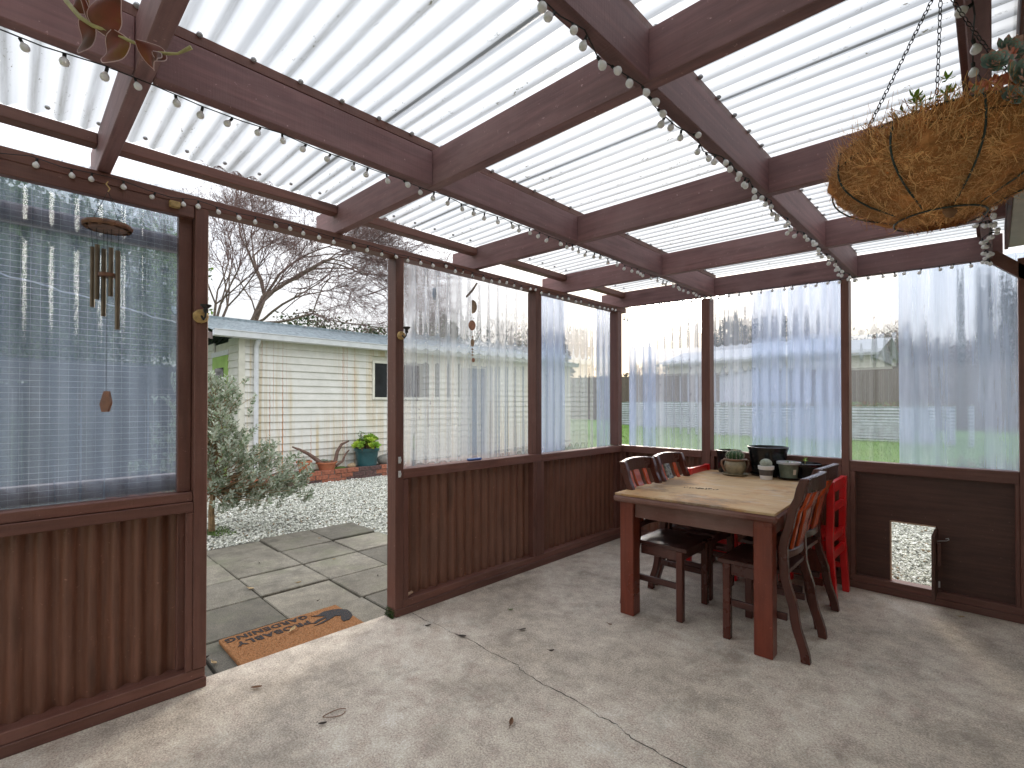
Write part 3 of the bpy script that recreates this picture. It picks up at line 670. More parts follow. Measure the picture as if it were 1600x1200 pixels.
# brick edging and the bed behind it
sheet('garden_bed', M['soil'], -6.32, -5.90, -3.0, 7.0, .105, 8)
be = thing('brick_edging', 'low edging of old red bricks two courses high along the shed bed', 'edging')
MB().box(-5.945, -5.862, -3.2, 4.6, -.10, .108).build('mortar', M['mortar'], be)
for row in range(3):
    y = -3.2-.11*(row % 2)
    while y < 4.5:
        bl = .232; z0 = -.112+row*.080
        dark = 0.2 < y+.1 < .9 or (-.9 < y < -.45 and row == 2)
        o = MB().box(-5.955-rnd.uniform(0, .004), -5.852+rnd.uniform(-.004, .006), y+.005, y+bl-.005, z0, z0+.074).build('brick', M['brick_dark'] if (dark and rnd.random() < .75) or rnd.random() < .12 else M['brick'], be, bevel=.005)
        y += bl+.004
# pots along the shed wall
def pot(name, label, mat, loc, r0, r1, h, rim=.012, wall=.006, sq=False, rimmat=None, cat='plant pot'):
    t = thing(name, label, cat, loc)
    pr = [(r0*.2, 0), (r0, 0), (r1*.97, h*.82), (r1+rim, h*.83), (r1+rim*1.2, h), (r1-wall, h), (r1-wall, h*.85), (r0-wall, h*.2), (.001, h*.2)]
    MB().lathe(pr, 28).build('body', mat, t, smooth=True)
    return t
def soilin(t, r, z): MB().lathe([(.001, z+.01), (r*.6, z+.006), (r, z)], 16).build('soil', M['soil'], t, smooth=True)
def leaf_quads(name, P, D, size, width, mats, parent=None, kind=None, curl=.25):
    """P points, D directions (n,3): pointed folded leaves"""
    n = len(P); D = D/np.linalg.norm(D, axis=1, keepdims=True); R = rng.normal(size=(n, 3))
    S = np.cross(D, R); S /= np.linalg.norm(S, axis=1, keepdims=True)+1e-9; U = np.cross(S, D)
    s = size if np.ndim(size) else np.full(n, size); s = s[:, None]; w = s*width
    v0 = P; v1 = P+D*s*.5+S*w*.5; v2 = P+D*s-U*s*curl; v3 = P+D*s*.5-S*w*.5; v4 = P+D*s*.55-U*s*.1
    V = np.stack([v0, v1, v2, v3, v4], 1).reshape(-1, 3); b = np.arange(n)*5
    F = np.concatenate([np.stack([b, b+1, b+4], 1), np.stack([b+1, b+2, b+4], 1), np.stack([b+2, b+3, b+4], 1), np.stack([b+3, b, b+4], 1)])
    mi = np.tile(rng.integers(0, len(mats), n), 4)
    return np_mesh(name, V, F, mats, mi, parent=parent, kind=kind)
def rosette(name, mats, R, n, parent, loc, up=(0, 0, 1), flat=.5, wid=.55, edge=True):
    """fleshy rosette, one mesh: pointed thick leaves in a spiral"""
    b = MB()
    for i in range(n):
        q = i/n; a = i*2.39996; ln = R*(.32+.68*(1-q)); el = .15+1.15*q*(1.2-flat)+flat*.2
        w = ln*wid; tz = Vector((math.cos(a)*math.cos(el), math.sin(a)*math.cos(el), math.sin(el))); sd_ = Vector((-math.sin(a), math.cos(a), 0)); nn = sd_.cross(tz)
        nn = -nn if nn.z < 0 else nn
        base = Vector((0, 0, R*.10*q))
        p = [base-sd_*w*.14, base+sd_*w*.14, base+tz*ln*.55+sd_*w*.5+nn*ln*.05, base+tz*ln*.82+sd_*w*.34+nn*ln*.10, base+tz*ln+nn*ln*.20,
             base+tz*ln*.82-sd_*w*.34+nn*ln*.10, base+tz*ln*.55-sd_*w*.5+nn*ln*.05, base+tz*ln*.5+nn*ln*-.03, base+tz*ln*.85+nn*ln*.06]
        b.add(p, [(0, 1, 2, 7), (0, 7, 6)], 0); b.add(p, [(7, 2, 3, 8), (6, 7, 8, 5)], 0); b.add(p, [(3, 4, 8), (8, 4, 5)], 1 if edge else 0)
    o = b.build(name, mats, parent); o.location = loc
    o.rotation_euler = Vector(up).to_track_quat('Z', 'Y').to_euler(); return o
SZ = .118
t = pot('plant_pot', 'large round teal pot with bright lime green rosettes against the shed', M['teal_pot'], (-6.07, .62, SZ), .18, .225, .34, .014); soilin(t, .20, .28)
for i in range(40):
    a = rnd.uniform(0, 2*PI); rr = rnd.uniform(.02, .33); h = .36+rnd.uniform(0, .20)*(1-rr/.5)+(.14 if .3 < a < 2.6 else 0)*rnd.random()
    u = Vector((math.cos(a)*rr*2.2, math.sin(a)*rr*2.2, .6))
    rosette('rosette', [M[rnd.choice(['leaf_lime', 'leaf_lime2'])], M['leaf_lime']], rnd.uniform(.07, .12), 20, t, (math.cos(a)*rr, math.sin(a)*rr, h), u, .4, .6, False)
    MB().tube([(math.cos(a)*rr*.5, math.sin(a)*rr*.5, .26), (math.cos(a)*rr, math.sin(a)*rr, h)], .008, 5).build('stem', M['trunk'], t)
b = MB().tube([(0, -.10, .3), (.02, -.12, .62)], .006, 5); b.build('stem', M['trunk'], t)
P_ = np.array([(rnd.uniform(-.03, .05), -.12+rnd.uniform(-.05, .05), rnd.uniform(.42, .64)) for _ in range(60)]); leaf_quads('leaves', P_, rng.normal(size=(60, 3))+[0, 0, .4], .05, .5, [M['leaf_silver2'], M['leaf_green']], t, 'stuff')
t = pot('plant_pot', 'small terracotta pot with a thick rim nearest the silvery shrub', M['terracotta'], (-6.0, -.62, .10), .075, .115, .21, .016); soilin(t, .10, .19)
P_ = np.array([(rnd.uniform(-.06, .06), rnd.uniform(-.06, .06), .2) for _ in range(40)]); leaf_quads('leaves', P_, rng.normal(size=(40, 3))+[0, 0, .6], .05, .3, [M['dryleaf'], M['leaf_green']], t, 'stuff')
t = pot('plant_pot', 'wide terracotta bowl with pale small rosettes between the driftwood', M['terracotta'], (-6.03, -.20, .09), .12, .17, .17, .012); soilin(t, .15, .15)
for i in range(9):
    a = rnd.uniform(0, 2*PI); rr = rnd.uniform(.02, .13); rosette('rosette', [M['leaf_silver'], M['leaf_silver']], .055, 14, t, (math.cos(a)*rr, math.sin(a)*rr, .18), (rnd.uniform(-.5, .5), rnd.uniform(-.5, .5), 1), .4, .6, False)
def rough_tube(pts, r, name, mat, label, cat):
    b = MB(); b.tube(pts, r, 8); o = b.build(name, mat, smooth=True); return tag(o, label, cat)
rough_tube([(-6.12, -.78, .56), (-6.10, -.66, .50), (-6.05, -.52, .42), (-6.03, -.40, .32), (-5.97, -.28, .22), (-5.95, -.22, .14)], [.012, .024, .030, .036, .034, .02], 'driftwood', M['driftwood'], 'pale driftwood branch leaning left across the terracotta pots', 'driftwood')
dw = thing('driftwood', 'forked dark driftwood leaning on the boards left of the teal pot', 'driftwood')
MB().tube([(-6.0, -.10, .14), (-6.05, -.02, .28), (-6.09, .03, .42), (-6.12, .13, .55), (-6.14, .28, .60)], [.03, .035, .032, .026, .016], 8).build('branch', M['driftwood'], dw, smooth=True)
MB().tube([(-5.98, -.05, .17), (-6.03, .10, .24), (-6.06, .17, .36), (-6.08, .26, .44)], [.022, .022, .018, .01], 8).build('branch', M['driftwood'], dw, smooth=True)
def rock(name, loc, r, sc, mat, label, cat='rock'):
    bm = bmesh.new(); bmesh.ops.create_icosphere(bm, subdivisions=3, radius=r)
    for v in bm.verts: v.co *= 1+.10*math.sin(v.co.x*17/r*.2+1)+.07*math.sin(v.co.y*23/r*.2); v.co = Vector((v.co.x*sc[0], v.co.y*sc[1], v.co.z*sc[2]))
    me = bpy.data.meshes.new(name); bm.to_mesh(me); bm.free(); me.materials.append(mat); me.polygons.foreach_set('use_smooth', [True]*len(me.polygons))
    o = bpy.data.objects.new(name, me); COL.objects.link(o); o.location = loc; return tag(o, label, cat)
rock('rock', (-6.06, 1.03, .20), .13, (1, 1.3, .85), M['rock'], 'large smooth grey rock right of the teal pot')
rock('rock', (-6.0, .27, .15), .06, (1, 1.3, .8), M['stone_e'], 'small ochre rock on the bed left of the teal pot')
rock('rock', (-6.0, .02, .12), .07, (1, 2.0, .5), M['moss'], 'flat mossy rock under the driftwood')

# ------------------------------------------------------------------ trees and shrubs
def seg_mesh(name, segs, mat, parent=None, n=4, kind=None):
    A = np.array([s[0] for s in segs]); B = np.array([s[1] for s in segs]); ra = np.array([s[2] for s in segs])[:, None]; rb = np.array([s[3] for s in segs])[:, None]
    D = B-A; D /= np.linalg.norm(D, axis=1, keepdims=True)+1e-9; ref = np.where(np.abs(D[:, 2:3]) < .9, [[0, 0, 1.]], [[1., 0, 0]])
    S = np.cross(D, ref); S /= np.linalg.norm(S, axis=1, keepdims=True); U = np.cross(S, D); vs = []
    for P, r in ((A, ra), (B, rb)):
        for j in range(n): q = 2*PI*j/n; vs.append(P+(S*math.cos(q)+U*math.sin(q))*r)
    V = np.stack(vs, 1).reshape(-1, 3); b = np.arange(len(segs))*2*n
    F = np.concatenate([np.stack([b+j, b+(j+1) % n, b+n+(j+1) % n, b+n+j], 1) for j in range(n)])
    return np_mesh(name, V, F, mat, parent=parent, smooth=True, kind=kind)
def branch(segs, tips, p, d, r, ln, depth, R, wig=.22, droop=0, spread=.55, kids=(2, 3), decay=.72, rmin=.003):
    q = p; k = max(2, int(ln/.35) if depth > 1 else 3); rr = r
    for i in range(k):
        d = (d+Vector((R.gauss(0, wig), R.gauss(0, wig), R.gauss(0, wig)-droop*(1 if depth < 2 else .2)))).normalized()
        nq = q+d*ln/k; nr = max(rmin, rr*(.93 if depth else .8)); segs.append((tuple(q), tuple(nq), rr, nr)); 
        if depth <= 3 and depth > 0 and R.random() < .55:
            sd2 = (d+Vector((R.gauss(0, .8), R.gauss(0, .8), R.gauss(0, .5)))).normalized()
            branch(segs, tips, nq, sd2, max(rmin, nr*.45), ln*.5, depth-1 if depth < 2 else depth-2, R, wig, droop, spread, kids, decay, rmin)
        q = nq; rr = nr
    tips.append((tuple(q), tuple(d)))
    if depth > 0:
        for i in range(R.randint(*kids)):
            nd = (d+Vector((R.gauss(0, spread), R.gauss(0, spread), R.gauss(0, spread*.8)))).normalized()
            branch(segs, tips, q, nd, max(rmin, rr*.68), ln*decay*R.uniform(.8, 1.15), depth-1, R, wig, droop, spread, kids, decay, rmin)
rt = Vector((.713, .70, 0))
R1 = random.Random(5)
def twiglets(segs, tips, n, R, ln=(.25, .7), r=.0042, up=.35):
    for (p, d) in tips:
        for i in range(n):
            dd = (Vector(d)*1.0+Vector((R.gauss(0, .55), R.gauss(0, .55), R.gauss(up, .45)))).normalized(); q = Vector(p); L_ = R.uniform(*ln)
            for k in range(3):
                dd = (dd+Vector((R.gauss(0, .16), R.gauss(0, .16), R.gauss(-.02, .14)))).normalized(); nq = q+dd*L_/3; segs.append((tuple(q), tuple(nq), r*(1-.2*k), r*(.8-.2*k))); q = nq
                if R.random() < .5:
                    d2 = (dd+Vector((R.gauss(0, .7), R.gauss(0, .7), R.gauss(.1, .5)))).normalized(); segs.append((tuple(q), tuple(q+d2*L_*.4), r*.7, r*.4))
bt = thing('bare_tree', 'leafless tree with a leaning pale trunk spreading over the shed roof', 'tree', (0, 0, 0))
segs = []; tips = []
p0 = Vector((-12.0, .2, 1.0))
trunk = [p0, Vector((-12, .25, 2.6)), Vector((-11.95, .42, 3.5)), Vector((-11.85, .68, 4.3))]
MB().tube(trunk, [.13, .115, .10, .075], 10).build('trunk', M['bark'], bt, smooth=True)
q = trunk[-1]
limbs = [(rt*.1+Vector((0, 0, 1)), .040, 1.3), (rt*.9+Vector((0, 0, .75)), .044, 1.5), (rt*1.0+Vector((0, 0, .22)), .050, 1.9), (rt*-.35+Vector((0, 0, 1)), .038, 1.3), (rt*.45+Vector((0, 0, 1)), .038, 1.5)]
for d, r, l in limbs: branch(segs, tips, q, d.normalized(), r, l, 5, R1, .15, .02, .42, (2, 3), .70, .0045)
q = trunk[2]
for d, r, l in [(rt*1.0+Vector((0, 0, .10)), .040, 1.9), (rt*.8+Vector((0, 0, .35)), .036, 1.5)]: branch(segs, tips, q, d.normalized(), r, l, 4, R1, .16, .04, .42, (2, 3), .72, .0045)
tips += [(s_[1], tuple((Vector(s_[1])-Vector(s_[0])).normalized())) for s_ in segs if s_[2] < .03 and R1.random() < .30]
for i in range(16):
    a_ = R1.uniform(0, 1.5); st_ = trunk[-1]+rt*R1.uniform(.3, 3.4)+Vector((R1.uniform(-.6, .6), 0, R1.uniform(-.5, 1.6))); branch(segs, tips, st_, (rt*.8+Vector((0, 0, R1.uniform(-.3, .8)))).normalized(), .016, .9, 3, R1, .18, .05, .5, (2, 3), .7, .004)
twiglets(segs, tips, 2, R1)
seg_mesh('limb', [s_ for s_ in segs if s_[2] > .016], M['bark'], bt, 6); seg_mesh('twigs', [s_ for s_ in segs if s_[2] <= .016], M['twig'], bt, 3, 'stuff'); print('bare tree', len(segs))
bt2 = thing('bare_tree', 'leafless multi stemmed tree left of the leaning one behind the shed', 'tree')
segs = []; tips = []
for k in range(6):
    branch(segs, tips, Vector((-11.5, -.85+.14*k, 2.2)), Vector((rnd.uniform(-.2, .2), rnd.uniform(-.15, .25), 1)).normalized(), .042, 1.7, 4, R1, .10, 0, .32, (2, 3), .66, .0045)
twiglets(segs, tips, 2, R1)
MB().tube([(-11.5, -.5, .2), (-11.5, -.5, 2.25)], [.2, .16], 8).build('trunk', M['bark'], bt2, smooth=True)
seg_mesh('limb', [s_ for s_ in segs if s_[2] > .016], M['bark'], bt2, 5); seg_mesh('twigs', [s_ for s_ in segs if s_[2] <= .016], M['twig'], bt2, 3, 'stuff'); print('bt2', len(segs))
def blob_pts(blobs, n, shell=.55):
    tot = sum(b[3]*b[4]*b[5] for b in blobs); out_ = []
    for (x, y, z, a, b_, c) in blobs:
        k = max(10, int(n*a*b_*c/tot)); d = rng.normal(size=(k, 3)); d /= np.linalg.norm(d, axis=1, keepdims=True)
        r = rng.uniform(shell**3, 1, (k, 1))**(1/3)*(1+.22*np.sin(d[:, :1]*7+x)*np.cos(d[:, 1:2]*6+y)+.12*np.sin(d[:, 2:3]*15+z))
        out_.append(np.array([x, y, z])+d*r*np.array([a, b_, c]))
    return np.concatenate(out_)
def crown(name, blobs, n, size, mats, parent, width=.55, up=.3, shell=.5):
    P = blob_pts(blobs, n, shell); return leaf_quads(name, P, rng.normal(size=P.shape)+[0, 0, up], rng.uniform(.7, 1.3, len(P))*size, width, mats, parent, 'stuff')
# shrub by the gravel
sb = thing('shrub', 'silvery green leafed shrub on a thin trunk growing in the gravel by the doorway', 'shrub')
MB().tube([(-3.42, -2.68, -.1), (-3.40, -2.69, .15), (-3.43, -2.66, .42), (-3.42, -2.68, .7), (-3.46, -2.72, 1.0), (-3.44, -2.70, 1.35)], [.034, .030, .028, .024, .018, .010], 8).build('trunk', M['trunk'], sb, smooth=True)
segs = []; tips = []; Rs = random.Random(9)
LP = []; LD = []
ctr = []
# sprig ends shaped to the silhouette: u along camera-right, w depth, z height
for k in range(560):
    if k < 400:
        u = Rs.gauss(.02, .30); z = Rs.uniform(.22, 1.62); w = Rs.gauss(0, .26)
        lim = .62 if z < .75 else (.42-.32*(z-.75) if z < 1.4 else .16)
        if abs(u) > lim: u = lim*Rs.uniform(-1, 1)
        if z < .36 and abs(u) < .1: continue
    else:
        u = Rs.uniform(.25, 1.0); z = .98-.62*(u-.25)+Rs.uniform(-.30, .12) if k % 3 else Rs.uniform(.26, .55); w = Rs.gauss(0, .18)
        if z < .2: continue
    c = Vector((-3.42, -2.66, 0))+rt*u+Vector((-.7, .713, 0))*w; c.z = z
    ctr.append(c)
for c in ctr:
    base = Vector((-3.42, -2.67, max(.35, c.z-.25))); d = (c-base); 
    hub = base+d*.55+Vector((Rs.gauss(0, .03), Rs.gauss(0, .03), -.03))
    if Rs.random() < .45: segs.append((tuple(base), tuple(hub), .007, .004))
    if Rs.random() < .6: segs.append((tuple(hub), tuple(c), .004, .002))
    dd = (d.normalized()*.7+Vector((Rs.gauss(0, .25), Rs.gauss(0, .25), .75))).normalized()
    st0 = c-dd*.11; segs.append((tuple(st0), tuple(c), .0022, .0014))
    for j in range(13):
        q = st0+dd*(.12*j/12); LP.append(tuple(q)); a = j*2.4; x_ = dd.orthogonal().normalized(); y_ = dd.cross(x_)
        v_ = (x_*math.cos(a)+y_*math.sin(a))*.8+dd*.75; LD.append(tuple(v_))
seg_mesh('branch', segs, M['trunk'], sb, 4)
LP = np.array(LP); LD = np.array(LD)
leaf_quads('leaves', LP, LD, rng.uniform(.036, .062, len(LP)), .52, [M['leaf_silver'], M['leaf_silver2'], M['leaf_silver'], M['leaf_silver3']], sb, 'stuff', .12)
_n = 900; _a = rng.uniform(0, 2*PI, _n); _r = .20*rng.uniform(0, 1, _n)**.7*(1+.4*np.sin(3*_a)); mo = leaf_quads('moss_patch', np.stack([-3.36+_r*np.cos(_a), -2.68+_r*np.sin(_a), np.full(_n, -.078)], 1), rng.normal(size=(_n, 3))*.7+[0, 0, 1], rng.uniform(.010, .030, _n), .35, [M['moss'], M['blade'], M['leaf_green']]); tag(mo, 'bright green moss and weeds round the foot of the silvery shrub', 'moss')
# hedge and trees beyond the left fence
def tree(name, label, base, th, tr, blobs, n, size, mats, width=.55, cat='tree', group=None, tm='bark', shell=.5):
    t = thing(name, label, cat, group=group)
    MB().tube([(base[0], base[1], base[2]-.3), (base[0]+.05, base[1], base[2]+th*.5), (base[0], base[1]+.05, base[2]+th)], [tr, tr*.8, tr*.5], 7).build('trunk', M[tm], t, smooth=True)
    crown('crown', blobs, n, size, mats, t, width, shell=shell); return t
tree('broadleaf_tree', 'big dark green tree seen through the film above the left fence', (-10, -5.4, 0), 3.5, .2,
     [(-9.6, -5.0, 3.7, 1.5, 2.0, 1.4), (-9.8, -6.9, 3.6, 1.6, 1.8, 1.4), (-9.4, -3.3, 3.7, 1.2, 1.3, 1.3), (-9.9, -4.6, 4.5, 1.5, 2.0, .7), (-9.6, -6.0, 2.9, 1.1, 1.6, .7), (-9.7, -3.5, 2.6, 1.0, 1.3, .9), (-9.6, -5.0, 2.2, .9, 2.6, .6), (-9.8, -7.5, 2.4, .9, 1.5, 1.0)], 36000, .15, [M['leaf_green'], M['leaf_mid'], M['leaf_dark'], M['leaf_mid']])
tree('broadleaf_tree', 'bright green bushy tree at the left end of the shed roof', (-11, -2.0, 0), 3.2, .12, [(-11.0, -1.55, 3.9, .8, .55, 1.5), (-11.2, -1.85, 2.9, .7, .6, .8)], 6000, .11, [M['leaf_green'], M['leaf_lime2'], M['leaf_mid']])
for (cx_, cy_, w_, h_, lab) in ((-14.5, 3.2, 1.6, 1.0, 'low evergreen bush peeping over the middle of the shed roof'), (-14.5, 5.6, 1.1, .9, 'small round evergreen bush above the shed roof near its right'), (-13, 7.6, .8, 1.1, 'reddish green bush above the shed roof beside the doorway post')):
    tree('bush', lab, (cx_, cy_, 0), 3.0, .08, [(cx_, cy_, 3.55, .8, w_, h_), (cx_, cy_+.8, 3.3, .7, w_*.7, h_*.8)], 2600, .13, [M['leaf_dark'], M['leaf_mid'], M['twigleaf']], cat='bush', group='bushes behind the shed roof')
# ------------------------------------------------------------------ fences
def fence(name, label, p0, p1, z1a, z1b, w, mat, slats=False):
    t = thing(name, label, 'fence'); p0 = Vector(p0); p1 = Vector(p1); d = (p1-p0); Ln = d.length; d.normalize(); nrm = Vector((-d.y, d.x))
    b = MB(); n = int(Ln/w); many = []
    for i in range(n):
        a = p0+d*(i*w+.004); c = p0+d*((i+1)*w-.004); zt = z1a+(z1b-z1a)*i/n+rnd.uniform(-.015, .015); off = nrm*rnd.uniform(0, .006)
        zb = gh(a.x, a.y)-.05
        e_ = nrm*.018
        P = [a+off, c+off, c+off+e_, a+off+e_]
        b = MB(); b.add([(q.x, q.y, zb) for q in P]+[(q.x, q.y, zt) for q in P], [(0,3,2,1),(4,5,6,7),(0,1,5,4),(1,2,6,5),(2,3,7,6),(3,0,4,7)])
        b.build('paling', mat, t)
    for h in (.35, .85):
        b = MB(); zb = gh(p0.x, p0.y); za = zb+(z1a-zb)*h; zc = zb+(z1b-zb)*h
        P = [p0+nrm*.03, p1+nrm*.03, p1+nrm*.07, p0+nrm*.07]
        b.add([(q.x, q.y, za) for q in P]+[(q.x, q.y, za+.08) for q in P], [(0,3,2,1),(4,5,6,7),(0,1,5,4),(1,2,6,5),(2,3,7,6),(3,0,4,7)]); b.build('rail', mat, t)
    return t
fence('paling_fence', 'weathered brown paling fence along the back of the lawn', (-20, 20), (9, 20), 3.0, 2.45, .15, M['fence'])
lf = thing('slat_fence', 'dark blue stained fence of horizontal boards beyond the left wall', 'fence')
for k in range(13):
    for (a, c) in ((-10, -6.6), (-6.5, -4.2), (-4.1, -2.05)):
        z0 = -.05+k*.15
        if k in (10, 11) and a == -6.5: MB().box(-6.97, -6.95, a, -5.0, z0, z0+.125).build('slat', M['fence_dark'], lf); MB().box(-6.97, -6.95, -4.72, c, z0, z0+.125).build('slat', M['fence_dark'], lf); continue
        MB().box(-6.97+.004*(k % 2), -6.95+.004*(k % 2), a, c, z0, z0+.156).build('slat', M['fence_dark'], lf)
for y in (-10, -6.55, -4.15, -2.0): MB().box(-6.94, -6.85, y-.045, y+.045, -.1, 1.93).build('post', M['fence_dark'], lf)
# raised beds of corrugated iron
def bed(label, x0, x1, y0, y1, z0, z1):
    t = thing('raised_bed', label, 'raised bed', group='corrugated iron raised beds on the lawn')
    pit = .085
    def side(fn, a, c):
        nz_ = int((z1-z0)/pit*8); V = []; 
        for i in range(nz_+1):
            z = z0+(z1-z0)*i/nz_; w = .022*math.cos(2*PI*z/pit)
            V += [fn(a, w)+(z,), fn(c, w)+(z,)]
        np_mesh('iron_side', V, [(2*i, 2*i+1, 2*i+3, 2*i+2) for i in range(nz_)], M['galv'], parent=t, smooth=True)
    side(lambda a, w: (a, y0+w), x0, x1); side(lambda a, w: (a, y1-w), x0, x1); side(lambda a, w: (x1-w, a), y0, y1); side(lambda a, w: (x0+w, a), y0, y1)
    MB().box(x0+.02, x1-.02, y0+.02, y1-.02, z0, z1-.08).build('soil', M['soil'], t)
    for x in (x0, x1):
        for y in (y0, y1): MB().box(x-.03, x+.03, y-.03, y+.03, z0, z1+.02).build('corner_post', M['galv'], t)
bed('nearer long galvanised corrugated raised bed on the lawn', -4.6, 1.72, 13.5, 15.0, .25, 1.235)
bed('farther galvanised corrugated raised bed left of the long one', -10.5, -5.4, 16.2, 17.4, .3, 1.40)
P_ = np.array([(rnd.uniform(-4.4, 1.6), rnd.uniform(13.6, 14.9), rnd.uniform(1.1, 1.3)) for _ in range(500)])
gp = leaf_quads('bed_plants', P_, rng.normal(size=(500, 3))+[0, 0, 1], .16, .4, [M['leaf_green'], M['leaf_mid'], M['dryleaf']], None, 'stuff'); gp['label'] = 'sparse low plants growing in the nearer raised bed'
# dark chairs/frames behind the bed reading as dark marks
# garden shed of grey steel and the neighbour house
gs = thing('garden_shed', 'pale grey steel garden shed with a low gable behind the raised beds', 'shed')
MB().prism([(-5.94, .2), (-5.94, 2.50), (-3.9, 2.80), (-2.17, 2.45), (-2.17, .2)], 'y', 17.5, 19.3).build('wall', M['garage'], gs)
for a in np.arange(-5.9, -2.2, .3): MB().box(a, a+.03, 17.485, 17.499, .3, 2.45).build('rib', M['garage'], gs)
b = MB(); b.add([(-6.1, 17.35, 2.50), (-3.9, 17.35, 2.83), (-3.9, 19.5, 2.83), (-6.1, 19.5, 2.50), (-2.0, 17.35, 2.44), (-2.0, 19.5, 2.44)], [(0, 1, 2, 3), (1, 4, 5, 2)]); b.build('roof', M['nroof'], gs)
nh = thing('neighbour_house', 'cream house with a pale grey roof beyond the back fence', 'house')
for k in range(9): MB().prism([(24.05, 2.2+k*.16), (24.0, 2.2+k*.16), (24.03, 2.36+k*.16), (24.05, 2.36+k*.16)], 'x', -11.8, -1.5).build('weatherboard', M['cream'], nh)
MB().box(-11.8, -1.5, 24.06, 31, 0, 3.6).build('wall', M['cream'], nh)
b = MB(); b.add([(-12.3, 23.5, 3.68), (-1.1, 23.5, 3.68), (-1.1, 27.5, 4.75), (-12.3, 27.5, 4.75), (-12.3, 31.5, 3.68), (-1.1, 31.5, 3.68)], [(0, 1, 2, 3), (3, 2, 5, 4)]); b.add([(-1.4, 24, 3.5), (-1.4, 31, 3.5), (-1.4, 27.5, 4.7)], [(0, 1, 2)]); b.build('roof', M['nroof'], nh)
MB().box(-12.3, -1.1, 23.42, 23.5, 3.58, 3.69).build('gutter', M['galv'], nh)
# far tree line
def conifer(label, x, y, h, w, n, group='conifers beyond the neighbour house'):
    t = thing('conifer', label, 'tree', group=group)
    MB().tube([(x, y, -.5), (x, y, h*.9)], [.25, .04], 6).build('trunk', M['bark'], t, smooth=True)
    u = rng.uniform(0, 1, n)**.7; zz = h*(1-u)*.97+.5; r = w*u*(1+.35*np.sin(zz*5))*rng.uniform(.3, 1, n)**.5; a = rng.uniform(0, 2*PI, n)
    P = np.stack([x+r*np.cos(a), y+r*np.sin(a), zz], 1); D = np.stack([np.cos(a), np.sin(a), -.2+0*a], 1)+rng.normal(size=(n, 3))*.3
    leaf_quads('crown', P, D, .5, .5, [M['conifer'], M['conifer2']], t, 'stuff'); return t
from math import radians
def at(px, s, z=0):
    q = (px-800)/765.44; return (2.597+s*(-.7008+q*.7133), -4.188+s*(.7133+q*.7008))
def zt_(py, s): return 1.3+(631.6-py)/765.44*s
cn = 0
for px, py, s, w in ((1112, 528, 44, 1.8), (1124, 515, 46, 1.6), (1137, 497, 45, 1.4), (1147, 492, 46, 1.3), (1156, 505, 45, 1.4), (1168, 512, 44, 1.8), (1182, 508, 46, 2.0), (1198, 506, 45, 2.0), (1215, 503, 46, 2.1), (1232, 505, 44, 2.0), (1248, 506, 45, 2.0), (1262, 512, 44, 1.7),
                     (655, 500, 36, 1.3), (672, 492, 37, 1.5), (690, 494, 36, 1.5), (706, 510, 36, 1.2), (850, 530, 40, 1.3), (862, 522, 41, 1.4), (876, 528, 40, 1.4), (1555, 440, 22, 1.1), (1590, 470, 20, 1.3), (1640, 440, 20, 1.6)):
    x, y = at(px, s); cn += 1
    where = ['first','second','third','fourth','fifth','sixth','seventh','eighth','ninth','tenth','eleventh','twelfth','first','second','third','fourth','first','second','third','first','second','third'][cn-1]+' from the left, dark conifer in the row above the neighbour roof' if 1100 < px < 1270 else ([ 'first','second','third','fourth','fifth','sixth','seventh','eighth','ninth','tenth','eleventh','twelfth','first','second','third','fourth','first','second','third','first','second','third'][cn-1]+' from the left, dark conifer beyond the shed seen through the milky sheet' if px < 720 else (['left','middle','right'][(cn-17) % 3]+' dark conifer seen through the panel next to the corner' if px < 900 else ['left','middle','right'][(cn-20) % 3]+' tall conifer at the right edge of the garden'))
    conifer(where, x, y, zt_(py, s), w, 1100, 'conifers above the neighbour roof' if 1100 < px < 1270 else ('conifers beyond the shed' if px < 900 else 'conifers at the right edge'))
for i, (px, py, s, w) in enumerate(((1290, 522, 40, 2.0), (1325, 528, 40, 2.0), (1400, 512, 30, 1.7), (1430, 535, 30, 1.6), (1470, 540, 30, 1.7), (1510, 545, 30, 1.7), (780, 505, 38, 2.4), (820, 520, 38, 1.6), (1010, 572, 50, 2.2), (1060, 570, 50, 2.0), (930, 588, 50, 2.5), (975, 583, 50, 2.5))):
    x, y = at(px, s); h = zt_(py, s); t = thing('far_tree', ['twiggy far tree just right of the conifer row', 'twiggy far tree left of the third end wall post', 'twiggy far tree above the right end of the neighbour roof', 'twiggy far tree right of the neighbour house', 'twiggy far tree over the middle of the right panel', 'twiggy far tree left of the tall right conifers', 'broad twiggy tree behind the shell mobile', 'twiggy far tree left of the middle wall post', 'low far tree on the bright skyline in the first end panel', 'low far tree beside the second end wall post', 'low far tree left of the corner post', 'low far tree right behind the corner post'][i], 'tree', group='far twiggy trees on the skyline')
    MB().tube([(x, y, -.5), (x, y, h*.8)], [.22, .05], 6).build('trunk', M['bark'], t, smooth=True)
    crown('crown', [(x, y, h*.72, w, w, h*.30), (x+w*.6, y, h*.55, w*.8, w, h*.25), (x-w*.6, y, h*.5, w*.8, w, h*.25)], 2200, .35, [M['twigleaf'], M['conifer2'], M['twig']], t, .35, shell=.2)
